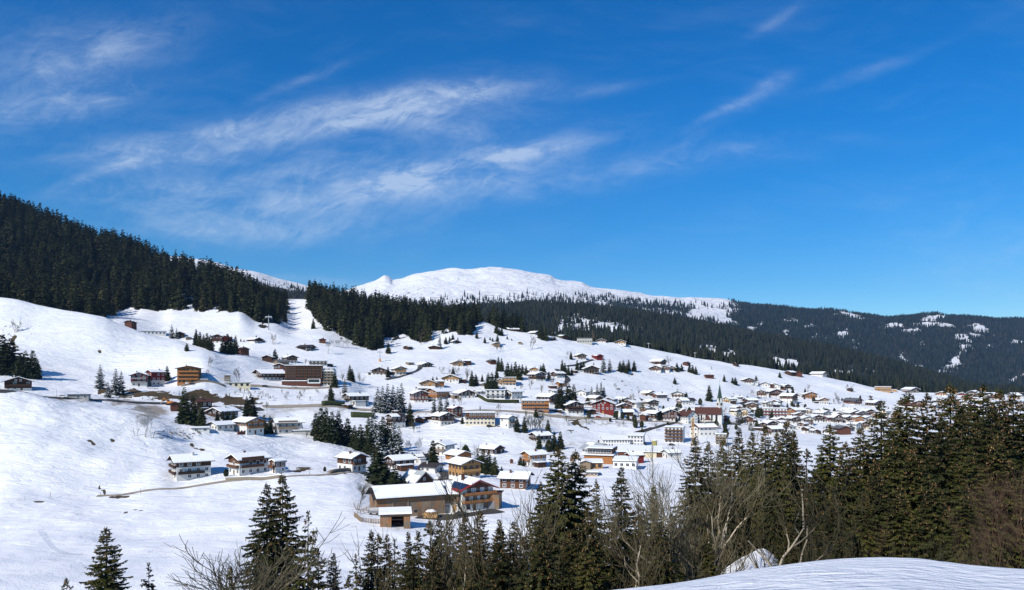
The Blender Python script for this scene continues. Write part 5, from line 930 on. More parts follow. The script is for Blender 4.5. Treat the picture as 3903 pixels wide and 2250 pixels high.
for sx in (-1.3,1.3):
    for sy in (-.9,.9): m=MB(); m.tube((sx,sy-.12,.45),(sx,sy+.12,.45),.45,k=14); m.build('wheel','rubber',o)
def fence(name,pts,hh,mat,label,step=2.2,rails=(.5,.95),y0=110,board=False,r=.06):
    P=[Vector(ground(u,v,y0)) for u,v in pts]; e=empty(name,P[0]); tag(e,label,'fence'); o0=P[0]; Q=[]
    for i in range(len(P)-1):
        k=max(1,int((P[i+1]-P[i]).length/step)); Q+=[P[i].lerp(P[i+1],j/k) for j in range(k)]
    Q.append(P[-1]); Q=[Vector((q.x,q.y,zxy(q.x,q.y))) for q in Q]; m=MB()
    for q in Q: m.tube(q-o0+Vector((0,0,-.4)),q-o0+Vector((0,0,hh)),r,k=5)
    pm=m.build('post_row',mat,e); m=MB()
    for a,b in zip(Q,Q[1:]):
        for rl in rails: m.tube(a-o0+Vector((0,0,rl*hh)),b-o0+Vector((0,0,rl*hh)),r*.6,k=4)
        if board:
            for t in range(6): q=a.lerp(b,(t+.5)/6)-o0; m.box(q.x-.12,q.x+.12,q.y-.03,q.y+.03,q.z,q.z+hh*.95)
    m.build('rail',mat,e); return e
fence('board_fence',[(1350,1972),(1375,1990),(1415,1998),(1452,2000)],1.5,'timber_grey','grey upright board fence left of the open shed',board=True,r=.09)
fence('rail_fence',[(1362,1964),(1385,1955),(1408,1947)],1.3,'timber_barn','short rail fence running up to the barn gable',r=.09)
fence('pasture_fence',[(200,1421),(300,1417),(400,1424),(460,1432)],1.2,'timber_grey','thin post fence crossing the lower part of the big left hill',step=6,rails=(.9,),r=.05)
fence('pasture_fence',[(120,1276),(220,1278),(300,1270),(350,1290),(400,1320),(470,1360)],1.2,'timber_grey','thin post fence crossing the upper part of the big left hill',step=7,rails=(.9,),r=.05)
# ---- pylons, masts, lamps, cars, digger
def pylon(u,v,hp,label,kind='T',mat='steel',y=None):
    x,yy_,z=ground(u,v) if y is None else ((u-CX)/F*y,y,zat(u,y)); H_=hp*yy_/F; e=empty('lift_pylon',(x,yy_,z)); tag(e,label,'pylon')
    m=MB(); w=H_*.028
    if kind=='lattice':
        for sx in (-1,1):
            for sy in (-1,1): m.tube((sx*H_*.12,sy*H_*.12,-1),(sx*H_*.05,sy*H_*.05,H_),.14,k=4)
        for i in range(5):
            t=i/5; a=H_*(.12-.07*t); b=H_*(.12-.07*(t+.2)); m.tube((-a,-a,t*H_),(b,-b,(t+.2)*H_),.08,k=4); m.tube((a,-a,t*H_),(-b,-b,(t+.2)*H_),.08,k=4)
        m.build('mast',mat,e); m=MB(); m.box(-H_*.13,H_*.13,-.3,.3,H_,H_*1.04); m.build('crossarm',mat,e)
    else:
        m.tube((0,0,-1.5),(0,0,H_*.93),w*1.4,w); m.build('mast',mat,e)
        m=MB(); m.box(-H_*.22,H_*.22,-w,w,H_*.86,H_*.93).tube((0,0,H_*.93),(0,0,H_*1.02),w*.8); m.build('crossarm',mat,e)
        for sx in (-1,1): m=MB(); m.box(sx*H_*.2-w*.7,sx*H_*.2+w*.7,-w*4,w*4,H_*.80,H_*.85); m.build('sheave_train','steel',e)
    return e
pylon(1024,1258,56,'tall grey ski lift pylon beside the forest edge and the ski run')
pylon(2472,1326,22,'left one of the two lift pylons standing on the crest','T','concrete')
pylon(2649,1357,22,'right one of the two lift pylons standing on the crest, above a hay barn','T','concrete')
pylon(267,1182,38,'wooden lattice mast on the crest of the big left hill','lattice','timber_grey')
pylon(2711,1409,13,'small grey lift frame on the open snow above the hay barn','lattice')
e=pylon(1448,1378,40,'slim drag lift mast with orange padding at its foot','T')
m=MB(); m.cone(0,0,-.5,2.6,1.2,.7,10); m.build('padding','orange_paint',e)
x,y,z=ground(2641,1700); e=empty('lattice_mast',(x,y,z)); tag(e,'rusty yellow lattice mast in front of the red-roofed inn','mast')
Hm=100*y/F; m=MB()
for sx in (-.6,.6):
    for sy in (-.6,.6): m.tube((sx,sy,-2),(sx,sy,Hm),.13,k=4)
for i in range(16):
    z0=i*Hm/16; z1=(i+1)*Hm/16; sg=1 if i%2 else -1
    m.tube((-.6*sg,-.6,z0),(.6*sg,-.6,z1),.09,k=4); m.tube((-.6,-.6*sg,z0),(-.6,.6*sg,z1),.09,k=4); m.tube((-.6*sg,.6,z0),(.6*sg,.6,z1),.09,k=4)
m.build('mast','rust_yellow',e); m=MB(); m.cone(0,0,Hm,Hm+1.4,1.0,.2,6); m.build('head','rust_yellow',e)
def post(u,v,hp,label,r=.09,name='pole',cat='pole'):
    x,y,z=ground(u,v); m=MB(); m.tube((0,0,-.5),(0,0,hp*y/F),r,r*.6,5); o=obj(name,m.mesh(name,'timber_grey')); o.location=(x,y,z); tag(o,label,cat); return o
post(192,1900,26,'wooden pole beside the bare strip of the lane on the left'); post(92,1907,14,'short post nearest the left edge along the lane'); post(383,1893,15,'short post beside the slanting brown gap in the snow')
post(536,1882,19,'thin pole beside the lane left of the large white chalet'); post(215,1515,32,'tall thin pole beside the valley road left of the glass-front garage'); post(1180,1812,30,'thin pole beside the lane left of the white house with small balcony')
x,y,z=ground(1690,1868); e=empty('street_lamp',(x,y,z)); tag(e,'tall curved street lamp where the asphalt lane bends','street lamp'); m=MB(); m.tube((0,0,-.5),(0,0,4.6),.09,.06).tube((0,0,4.6),(.9,0,5.2),.05); m.build('pole','steel',e); m=MB(); m.box(.8,1.6,-.12,.12,5.14,5.28); m.build('lamp_head','paint_grey',e)
def car(u,v,label,mat,rz=0,sc=1.0):
    x,y,z=ground(u,v); e=empty('parked_car',(x,y,z+.15),rz); e.scale=(sc,)*3; tag(e,label,'car')
    m=MB(); m.prism([(-2.1,.3),(2.1,.3),(2.15,.8),(1.2,.95),(.7,1.45),(-1.1,1.48),(-1.9,1.0),(-2.15,.8)],-.85,.85); m.build('body',mat,e)
    m=MB(); m.prism([(1.05,1.0),(.66,1.38),(-1.05,1.40),(-1.6,1.02)],-.88,.88); m.build('window_band','glass',e)
    for sx in (-1.3,1.3):
        for sy in (-.8,.8): m=MB(); m.tube((sx,sy-.1,.33),(sx,sy+.1,.33),.33,k=12); m.build('wheel','rubber',e)
car(1722,1842,'dark car parked on the lane beside the golden chalet','car_dark',R(70)); car(2402,1604,'dark car driving on the village road below the snow bank','car_dark',0,.9)
car(240,1518,'white snow-topped car parked beside the glass-front garage','car_white',R(10)); car(710,1466,'white car parked in front of the tall orange house','car_white',0,.9); car(712+20,1467,'dark car parked under the right side of the tall orange house','car_dark',R(5),.85)
for (u,v,mt,rz_,lab) in [(1668,1830,'car_white',80,'white car on the lane left of the golden chalet'),(2060,1572,'car_dark',0,'dark car in front of the wide orange apartment house'),(2152,1587,'car_white',10,'white car beside the low garage strip'),(2280,1594,'car_red',0,'red car below the red guesthouse'),(2336,1599,'car_white',5,'white car right of the red guesthouse'),(1865,1628,'car_dark',0,'dark car beside the cream apartment house'),(2560,1700,'car_dark',0,'dark car under the white apartment block'),(1120,1480,'car_white',0,'white car on the terrace road at the left of the hotel'),(1010,1476,'car_dark',0,'dark car on the terrace road by the pavilion'),(1392,1812,'car_dark',10,'dark car right of the white house with small balcony'),(2330,1712,'car_red',0,'red car in front of the school wing'),(2840,1620,'car_white',0,'white car right of the church wall'),(1760,1968,'car_dark',20,'dark car in the cleared farmyard')]:
    car(u,v,lab,mt,R(rz_),.95)
x,y,z=ground(646,1545); e=empty('excavator',(x,y,z),R(15)); tag(e,'orange excavator working on the brown embankment','excavator')
m=MB(); m.box(-1.9,1.9,-1.3,-.7,0,.8).box(-1.9,1.9,.7,1.3,0,.8); m.build('track','rubber',e); m=MB(); m.box(-1.3,2.0,-1.1,1.1,.85,1.9).box(.2,1.9,-1.1,1.1,1.9,2.4); m.build('body','orange_paint',e)
m=MB(); m.box(-1.2,.1,-1.0,.2,1.91,3.3); m.build('cab','orange_paint',e); m=MB(); m.box(-1.25,.05,-1.05,.1,2.3,3.1); m.build('pane','glass',e)
m=MB(); m.tube((-1.0,.6,1.6),(-3.2,.6,4.2),.25).tube((-3.2,.6,4.2),(-4.6,.6,1.6),.18); m.build('boom','orange_paint',e); m=MB(); m.box(-5.1,-4.2,.1,1.1,.7,1.6); m.build('bucket','paint_grey',e)
x,y,z=ground(1802,1775); m=MB(); m.box(-.9,.9,-.9,.9,0,1.7).cone(0,0,1.7,2.6,1.5,.1,4,R(45)); o=obj('garden_hut',m.mesh('garden_hut','timber_redbrown')); o.location=((1950-CX)/F*410,410,zat(1950,410)); tag(o,'tiny red-brown garden hut on the snow left of the white chalet with orange balcony','hut')
# ---------------------------------------------------------------- trees
def kites(P,D,Nn,Lg,Wd,rs,fold=.25):
    """leaf-like four-cornered sprays: base P, direction D, side vector from D x Nn, length Lg, width Wd"""
    sd_=np.cross(D,Nn); sd_/=np.linalg.norm(sd_,axis=1,keepdims=True)+1e-9; up=np.cross(sd_,D)
    a=P; b=P+D*Lg[:,None]*.5+sd_*Wd[:,None]*.5-up*Wd[:,None]*fold*.5; c=P+D*Lg[:,None]; d_=P+D*Lg[:,None]*.5-sd_*Wd[:,None]*.5-up*Wd[:,None]*fold*.5
    V=np.stack([a,b,c,d_],1).reshape(-1,3); Fc=np.arange(len(V)).reshape(-1,4); return V,Fc
def spruce(seed,H=18.,Rr=3.2,lev=44,per=6,dens=13.,spray=.95,wid=.3,droop=.55,base=.05,irregular=.25,lean=0.0,powr=.75,gapf=.0):
    rs=np.random.RandomState(seed); P=[];D=[];Lg=[];Wd=[]; limbs=[]
    for i in range(lev):
        t=base+(1-base)*(i+rs.rand()*.7)/lev; z0=t*H
        Rl=Rr*max(.0,(1-t))**powr*(1-.25*max(0,.25-t)/.25)+.12
        n_=max(3,int(per*(1-.35*t)+rs.rand())); a0=rs.rand()*6.28
        if rs.rand()<gapf: continue
        for k in range(n_):
            az=a0+6.283*k/n_+rs.uniform(-.35,.35); L=Rl*rs.uniform(1-irregular*1.6,1+irregular)
            zj=z0; z0=z0+rs.uniform(-.5,.5)*H/lev*1.3; rise=rs.uniform(-.12,.22)+.55*max(0,t-.75)*2; dr=droop*(1-t*.6)*rs.uniform(.7,1.3)
            m=max(4,int(dens*L)); s=np.sort(rs.rand(m))**.8; s=.08+.92*s
            rad=L*s; zz=z0+rise*rad-dr*L*s**2+.10*L*s**4*2
            ca,sa=math.cos(az),math.sin(az)
            p=np.stack([rad*ca,rad*sa,zz],1); dz=rise-dr*2*s+.8*s**3*.5
            out=np.stack([np.full(m,ca),np.full(m,sa),dz],1)
            sgn=np.where(rs.rand(m)<.5,-1,1); sw=rs.uniform(.25,1.25,m)*sgn
            tan=np.stack([np.full(m,-sa),np.full(m,ca),np.zeros(m)],1)
            dd=out*np.cos(sw)[:,None]+tan*np.sin(sw)[:,None]; dd[:,2]-=rs.uniform(.1,1.25,m)*(1-t*.35)
            dd/=np.linalg.norm(dd,axis=1,keepdims=True)
            P.append(p);D.append(dd); Lg.append(spray*(.45+.75*(1-s))*rs.uniform(.6,1.25,m)*(.5+.5*(1-t)**.5)*min(1.2,.62+L*.22)); Wd.append(wid*rs.uniform(.6,1.3,m)*(.65+.35*(1-t)))
            limbs.append((z0,az,L,rise,dr)); z0=zj
    m=16; P.append(np.stack([rs.randn(m)*.06,rs.randn(m)*.06,H*(.95+.045*rs.rand(m))],1)); dd=rs.randn(m,3)*.5; dd[:,2]=abs(dd[:,2])+.6; D.append(dd/np.linalg.norm(dd,axis=1,keepdims=True)); Lg.append(np.full(m,H*.022)); Wd.append(np.full(m,.08))
    P=np.concatenate(P);D=np.concatenate(D);Lg=np.concatenate(Lg);Wd=np.concatenate(Wd)
    Nn=rs.randn(len(P),3)*.45; Nn[:,2]+=1
    V,Fc=kites(P,D,Nn,Lg,Wd,rs); V[:,0]+=lean*V[:,2]; return V,Fc,limbs
def trunk_mesh(name,H,r,mat,limbs=None,lean=0.0,k=6):
    m=MB(); n_=5
    for i in range(n_): m.tube((lean*H*i/n_,0,H*i/n_-(1.0 if i==0 else 0)),(lean*H*(i+1)/n_,0,H*(i+1)/n_),r*(1-i/n_)+.015,r*(1-(i+1)/n_)+.012,k)
    if limbs:
        for (z0,az,L,rise,dr) in limbs[::3]:
            ca,sa=math.cos(az),math.sin(az); pr=None
            for s in (0,.35,.7,.95):
                q=(L*s*ca+lean*z0,L*s*sa,z0+rise*L*s-dr*L*s*s+.2*L*s**4)
                if pr: m.tube(pr,q,.045*(1-s)+.02,.03*(1-s)+.008,3)
                pr=q
    return m.mesh(name,mat)
def cones_mesh(limbs,seed,H,lean=0.0,n_=260,lo=.55):
    rs=np.random.RandomState(seed); lb=[l for l in limbs if l[0]>H*lo]; P=[]
    for i in range(n_):
        z0,az,L,rise,dr=lb[rs.randint(len(lb))]; s=rs.uniform(.5,1.0); az+=rs.uniform(-.15,.15)
        P.append((L*s*math.cos(az)+lean*z0,L*s*math.sin(az),z0+rise*L*s-dr*L*s*s+.2*L*s**4-.05))
    P=np.array(P); D=np.zeros_like(P); D[:,2]=-1; D[:,:2]=rs.randn(len(P),2)*.15; D/=np.linalg.norm(D,axis=1,keepdims=True)
    N1=np.zeros_like(P); N1[:,:2]=rs.randn(len(P),2)
    V,Fc=kites(P,D,N1,rs.uniform(.16,.32,len(P)),rs.uniform(.07,.12,len(P)),rs,.4); return mesh_np('cones',V,Fc,'cones')
def bare(seed,H=11.,stems=4,spread=.35,r0=.16,depth=5,upright=.55,split=3,mat='bark_grey',crook=.22,twig=.016,tilt=0.0,maxseg=5200,first=.34):
    rs=random.Random(seed); main=MB(); tw=MB(); cnt=[0]
    def grow(p,d,L,r,dep):
        n_=4 if dep<2 else 3; pts=[p]; dirs=[]
        for i in range(n_):
            d=(d+Vector((rs.gauss(0,crook),rs.gauss(0,crook),rs.gauss(0,crook)*.6+upright*.18))).normalized(); p=p+d*L/n_; pts.append(p); dirs.append(d.copy())
        for i in range(n_):
            ra=max(twig*.6,r*(1-.55*i/n_)); rb=max(twig*.55,r*(1-.55*(i+1)/n_)); cnt[0]+=1
            (main if r>.05 else tw).tube(pts[i],pts[i+1],ra,rb,5 if r>.08 else 3)
        if dep>=depth or cnt[0]>maxseg: return
        k=split+(1 if dep>=1 else 0)+(1 if dep>=3 else 0)
        for j in range(k):
            f=rs.uniform(.35,1.0) if j else 1.0; i=min(n_-1,int(f*n_-.001)); q=pts[i].lerp(pts[i+1],f*n_-i if f<1 else 1)
            a=rs.uniform(.30,.85) if j else rs.uniform(.05,.3); ax=dirs[i].orthogonal().normalized(); ax.rotate(Matrix.Rotation(rs.uniform(0,6.28),3,dirs[i])); nd=dirs[i].copy(); nd.rotate(Matrix.Rotation(a,3,ax))
            grow(q,nd,L*rs.uniform(.52,.80)*(1.0 if j else 1.08),r*.55*(1 if j else 1.15),dep+1)
    for s in range(stems):
        a=6.28*s/stems+rs.uniform(-.5,.5); sp=spread*rs.uniform(.5,1.2) if stems>1 else .04
        d=Vector((math.cos(a)*sp+tilt,math.sin(a)*sp,1)).normalized(); grow(Vector((math.cos(a)*.15,math.sin(a)*.15,-.6)),d,H*first*rs.uniform(.85,1.15),r0*rs.uniform(.7,1.1),0)
    zs=sorted(v[2] for v in main.v+tw.v); top=zs[int(len(zs)*.985)]; k=H/top
    for b in (main,tw): b.v=[(x*k,y*k,z*k) for x,y,z in b.v]
    return main.mesh('trunk',mat[0] if isinstance(mat,tuple) else mat),(tw.mesh('twigs',mat[1] if isinstance(mat,tuple) else mat) if tw.v else None)
def short(s):
    while len(s.split())>16 and ' the ' in s: s=s.replace(' the ',' ',1)
    return s
def tree(name,loc,H,H0,tmesh,cmesh,label,cat,group=None,extra=None,rz=None,wide=1.0,cn='crown'):
    sc=H/H0; e=empty(name,loc,rnd.uniform(0,6.28) if rz is None else rz,(sc*wide,sc*wide,sc)); tag(e,short(label),cat,group)
    obj('trunk',tmesh,e)
    if cmesh: obj(cn,cmesh,e)
    if extra:
        x_=obj('cones',extra,e); x_['kind']='stuff'
    return e
_spc={}
def spv(kind,i):
    k=(kind,i)
    if k in _spc: return _spc[k]
    if kind=='near': 
        par=[dict(),dict(Rr=3.3,irregular=.24),dict(Rr=4.4,droop=.7),dict(Rr=3.6,irregular=.28,gapf=.05),dict(Rr=4.0,droop=.45,per=8)][i]
        pr=dict(powr=.76,lev=72,per=8,dens=34,spray=.60,wid=.18,Rr=4.0,irregular=.18,droop=.62); pr.update(par); V,Fc,lb=spruce(100+i,**pr)
        r=(18.,trunk_mesh('trunk',18,.24,'bark_dark',lb),mesh_np('crown',V,Fc,'needles'),cones_mesh(lb,i,18.,n_=(520,160,200,260,620)[i],lo=(.55,.5,.6,.5,.45)[i]))
    elif kind=='thin':
        V,Fc,lb=spruce(140+i,H=14,Rr=2.5,lev=(30,38)[i],per=6,dens=24,spray=.75,wid=.22,irregular=.45,gapf=.18,powr=.85)
        r=(14.,trunk_mesh('trunk',14,.15,'bark_dark',lb),mesh_np('crown',V,Fc,'needles'),cones_mesh(lb,i,14.,n_=160))
    elif kind=='mid':
        V,Fc,lb=spruce(160+i,powr=.68,Rr=(3.7,3.2,4.2)[i],lev=30,per=8,dens=6,spray=1.6,wid=1.0)
        r=(18.,trunk_mesh('trunk',18,.22,'bark_dark',k=4),mesh_np('crown',V,Fc,'needles_mid'),None)
    elif kind=='snowy':
        V,Fc,lb=spruce(180+i,Rr=(3.5,3.0)[i],lev=26,per=7,dens=6,spray=1.4,wid=.8,irregular=.35)
        r=(18.,trunk_mesh('trunk',18,.22,'bark_grey',k=4),mesh_np('crown',V,Fc,'needles_snowy'),None)
    elif kind=='round':
        rs=np.random.RandomState(9+i); n_=1500; P=rs.randn(n_,3); P/=np.linalg.norm(P,axis=1,keepdims=True); P*=rs.uniform(.75,1.05,n_)[:,None]; P*=np.array([3.6,3.6,6.0]); P[:,2]+=6.2; P[:,:2]*=(1-.35*np.clip((P[:,2]-6)/6,0,1))[:,None]
        D=rs.randn(n_,3)*.6; D[:,2]+=.5; D/=np.linalg.norm(D,axis=1,keepdims=True); V,Fc=kites(P,D,rs.randn(n_,3),np.full(n_,1.2),np.full(n_,.7),rs)
        r=(12.,trunk_mesh('trunk',8,.22,'bark_dark',k=4),mesh_np('crown',V,Fc,'needles_olive' if i else 'needles_mid'),None)
    _spc[k]=r; return r
ORD=['leftmost','second from left','third from left','fourth from left','fifth from left','sixth from left','seventh from left','eighth from left','ninth from left','tenth from left']
def ordn(i,n_):
    if n_==2: return ('left','right')[i]
    return 'rightmost' if i==n_-1 else ORD[i]
NUM={2:'two',3:'three',4:'four',5:'five',6:'six',7:'seven',8:'eight',9:'nine',10:'ten'}
CL=[ # (description of the clump, kind, [(u,v,height px)...])
('large dark spruces at the left edge above the black-brown farmhouse','mid',[(8,1424,142),(38,1426,128)]),
('dark spruces beside the black-brown farmhouse by the road','mid',[(76,1440,88),(97,1441,98),(125,1444,103),(142,1443,78)]),
('spruces in a row beside the glass-front garage','snowy',[(382,1483,88),(412,1516,62),(441,1506,95),(462,1507,86)]),
('slim spruce between the crimson chalet and the tall orange house','mid',[(637,1453,58)]),
('big green spruces in front of the brown embankment near the digger','mid',[(703,1616,132),(736,1622,112),(766,1626,84)]),
('dark spruces clumped below the left hill crest','mid',[(747,1316,62),(762,1322,58),(776,1326,52),(789,1330,62),(802,1336,60)]),
('snow-dusted spruces beside the small dark chalet on the left crest','snowy',[(655,1291,54),(673,1292,42)]),
('small spruce alone on the bare left hill','mid',[(712,1339,32)]),
('dense spruces beside the dark red barn on the slope','mid',[(848,1347,52),(866,1349,78),(882,1351,70),(898,1351,72)]),
('tiny spruces left of the snow-roofed chalet below the lift pylon','mid',[(918,1303,13),(930,1305,11)]),
('little spruce tip behind the snow-roofed chalet below the lift pylon','mid',[(977,1292,15)]),
('slim spruce between two brown barns above the hotel','mid',[(1048,1379,50)]),
('single spruce on the open ski run','mid',[(1194,1254,40)]),
('single spruce near the drag lift mast under the forest edge','mid',[(1480,1348,43)]),
('slim spruce between the two white balconied chalets','mid',[(1479,1438,41)]),
('broad spruces on the slope right of the white hotel wing','mid',[(1333,1452,62),(1343,1456,50)]),
('thin spruce with long shadow below the white hotel wing','snowy',[(1314,1499,57)]),
('dark spruce in front of the white hotel wing','mid',[(1276,1476,58)]),
('dark blue-green spruce on the bank below the white hotel wing','mid',[(1261,1529,66)]),
('bulky green spruce beside the dirty snow slope','mid',[(940,1591,80),(957,1593,86)]),
('dark spruces hiding the snow-roofed white and dark chalet','mid',[(828,1608,42),(848,1610,44),(868,1611,46),(890,1609,42)]),
('spruces between the orange-balcony house and the grey-balcony chalet','mid',[(1007,1656,76),(1029,1654,70)]),
('dark spruces behind the tall slender snow-dusted pair','mid',[(1405,1690,92),(1460,1705,112),(1480,1712,104),(1412,1735,84)]),
('dark green conifers in front of the old tin-roofed house','mid',[(1482,1852,72),(1540,1862,52)]),
('little snowy spruce at the corner of the grey-balcony chalet','snowy',[(1151,1637,22)]),
('tall dark spruces in the row below the open meadow','mid',[(1204,1664,86),(1224,1680,120),(1243,1686,124),(1265,1690,116),(1290,1692,118),(1325,1702,104),(1352,1712,86),(1374,1720,98),(1391,1724,62)]),
('snow-dusted spruces in the row left of the house with rounded snow roof','snowy',[(1440,1572,92),(1458,1574,97),(1478,1574,104),(1498,1572,98),(1516,1574,94),(1531,1574,108)]),
('very tall slender snow-dusted spruces above the wide smooth snow roof','snowy',[(1424,1718,150),(1444,1742,126),(1500,1746,140),(1521,1749,118)]),
('narrow dark spruce right of the house with rounded snow roof','mid',[(1562,1622,82)]),
('dark green spruces left of the old tin-roofed house','mid',[(1438,1846,150),(1460,1843,96),(1504,1870,88),(1526,1868,62)]),
('dense rounded spruce beside the white gable house with grey balconies','mid',[(1650,1770,88)]),
('tiny spruce left of the dense rounded one','mid',[(1570,1758,36)]),
('dark spruces right of the golden timber chalet','mid',[(1822,1790,62),(1840,1802,86),(1862,1808,82),(1886,1812,72)]),
('small pointed spruce right of the clump behind the golden chalet','mid',[(1912,1817,40)]),
('bushy snow-dusted conifers in front of the wide brown and orange house','snowy',[(1655,1577,72),(1679,1580,80),(1703,1578,72)]),
('slim dark spruces below the road right of the white three-storey house','mid',[(1971,1647,62),(1998,1650,62)]),
('stout spruce on the bank left of the brown grass patch','mid',[(2088,1656,58)]),
('spruces in the hollow beside the chalet hidden behind them','mid',[(2055,1716,60),(2112,1717,74),(2136,1713,70)]),
('dark spruce tip standing beside the village road','mid',[(2043,1592,40)]),
('dark conifer beside the black and white timber chalet','mid',[(1762,1617,32)]),
('big dark spruces beside the white chalet with two rows of balconies','mid',[(2136,1560,96),(2167,1554,88),(2187,1556,86)]),
('tall spruces on the slope above the red guesthouse','snowy',[(2255,1521,48),(2276,1526,66),(2291,1524,62),(2302,1523,52)]),
('small spruce beside the dark sloping barrier wall','mid',[(2447,1654,26)]),
('tall broad spruce on the snow just left of the church spire','mid',[(2703,1530,60)]),
('reddish-dark cone-shaped spruce on the slope right of the little hay barn','mid',[(2760,1456,28)]),
('small spruces together on the slope above the church','mid',[(2792,1463,24),(2803,1468,31)]),
('single dark spruce beside the balconied chalet on the upper slope','mid',[(2882,1463,32)]),
('rounded dark conifers in the hedge-like group below the brown hay barn','mid',[(2628,1420,34),(2640,1424,34),(2652,1428,32)]),
('dark spruces beside the winding lane bend','mid',[(2143,1426,56),(2153,1427,44),(2166,1431,38),(2179,1430,28)]),
('slim spruces left of the black timber chalet with long garage','mid',[(2200,1413,42),(2214,1411,32),(2224,1411,34)]),
('tall spruces right of the black timber chalet with long garage','snowy',[(2300,1422,64),(2324,1419,52)]),
('dark spruces of the middle clump on the open hillside','mid',[(2363,1417,42),(2376,1419,46),(2387,1424,38),(2396,1415,46)]),
('single broad spruce right of the middle clump on the open hillside','mid',[(2417,1416,42)]),
('narrow tree left of the white and brown farmhouse near the hilltop','mid',[(2176,1371,31)]),
('dark spruces in front of the chalet left of the brown hay barn','mid',[(2580,1417,36),(2598,1415,30)]),
('lone small spruce on the bare slope above the village','mid',[(2572,1465,26)]),
('slim spruces left of the snow-roofed white chalet by the lane','mid',[(2061,1424,32),(2071,1426,41)]),
('small pointed spruce left of the white chalet by the lane bend','mid',[(2092,1447,32)]),
('small spruces on the open slope below the forest corner','mid',[(1817,1291,27),(1848,1308,25)]),
('dark spruces on the slope under the skyline wood','mid',[(1892,1272,40),(1902,1279,30),(1912,1281,36)]),
('dark spruce standing over the grey hut on stilts','mid',[(1896,1319,44)]),
('tiny spruces scattered on the upper slope','mid',[(1868,1298,13),(1878,1303,16),(1933,1294,16),(1950,1299,10)]),
('spruces around the small snow-roofed chalet at the forest edge','mid',[(1699,1312,28),(1714,1306,23),(1726,1303,30),(1745,1306,20)]),
('spruce sticking out of the forest edge beside the long low hut','snowy',[(1676,1331,56)]),
('tall spruces right of the barn with bare grey roof','mid',[(1900,1416,56),(1912,1417,53)]),
('dark spruces in the group left of the small brown and white chalet','mid',[(1935,1441,60),(1950,1443,56),(1965,1446,68),(1979,1449,60),(1991,1426,38),(2005,1431,38)]),
('dark spruces right of the honey flower-balcony chalet','mid',[(1798,1473,62),(1813,1471,46)]),
('slim dark tree behind the honey flower-balcony chalet','mid',[(1727,1431,33)]),
('small spruce alone between the slope and the small hidden house','mid',[(1838,1456,28)]),
('dense dark spruces left of the white house with honey balconies','mid',[(1861,1486,65),(1875,1489,70),(1889,1489,58),(1893,1443,38)]),
('reddish clipped conifers left of the honey flower-balcony chalet','mid',[(1650,1451,17),(1665,1451,16)]),
('dense dark trees in the group on the skyline left of the green roof','mid',[(2057,1291,40),(2068,1297,47),(2081,1299,50)]),
('dark spruce at the left end of the farmhouse on the right crest','mid',[(2972,1441,23)]),
('spruces behind the snow-roofed balcony house','mid',[(3002,1506,23),(3022,1507,33)]),
('small spruce above the bright orange chalet','mid',[(3069,1498,19)]),
('round dark tree on the snow wall behind the cream house','mid',[(2848,1526,18)]),
('small dark spruces below the snow-roofed balcony house','mid',[(3001,1555,19),(3027,1558,21),(3041,1559,29)]),
('tall dark spruces left of the long white hotel','mid',[(2888,1592,56),(2901,1587,36)]),
('bushy spruces right of the church','snowy',[(2811,1612,52),(2826,1614,42)]),
('dark spruces on the slope below the long white hotel','mid',[(2862,1642,36),(2884,1638,40),(2899,1633,32)]),
('slim spruce in front of the long white hotel','mid',[(2941,1602,42)]),
('small spruce against the white nave of the church','mid',[(2662,1614,34)]),
('narrow dark village spruce beside the brown gable house','mid',[(2511,1603,44)]),
('small spruces on the far right snowfield','mid',[(3330,1579,17),(3386,1563,13),(3480,1524,21)]),
('dark conifers in front of the school','mid',[(2458,1707,26)]),
('dark spruces left of the shingled pavilion','mid',[(2363,1541,24),(2373,1542,27)]),
('small thuja beside the white chalet with orange balcony','mid',[(1983,1775,36),(1996,1778,30)]),
]
for desc,kind,L_ in CL:
    L_=sorted(L_); n_=len(L_)
    for i,(u,v,hp) in enumerate(L_):
        x,y,z=ground(u,v); H0,tm,cm,ex=spv(kind,rnd.randrange(3 if kind=='mid' else 2)); H_=hp*y/F
        lab=desc if n_==1 else f"{ordn(i,n_)} of the {NUM[n_]} {desc}"
        w_=min(1.4,max(1.15,7.0/H_+.65)) if hp>20 else 1.35
        if 'left edge above' in desc: w_=1.5
        if hp>80: H_*=1.06; w_*=1.12
        tree('spruce_tree',(x,y,z-.2),H_,H0,tm,cm,lab,'spruce tree',None if n_==1 else desc,wide=w_)
for u,v,hp,k,lab in [(1775,1757,58,0,'brownish evergreen between bare trees behind the orange-brown chalet'),(2092,1724,46,1,'rounded olive conifer in the hollow below the chalet hidden by spruces'),(2765,1672,40,1,'rounded olive-green conifer right of the red-roofed inn'),(952+40,1650,12,1,'small round shrub in front of the orange-balcony house'),(1238,1798,19,1,'clipped dark shrub left of the white house with small balcony'),(862,1818,30,1,'olive hedge conifer between the two large white chalets')]:
    x,y,z=ground(u,v); H0,tm,cm,ex=spv('round',k); tree('round_conifer',(x,y,z-.2),hp*y/F,H0,tm,cm,lab,'conifer')
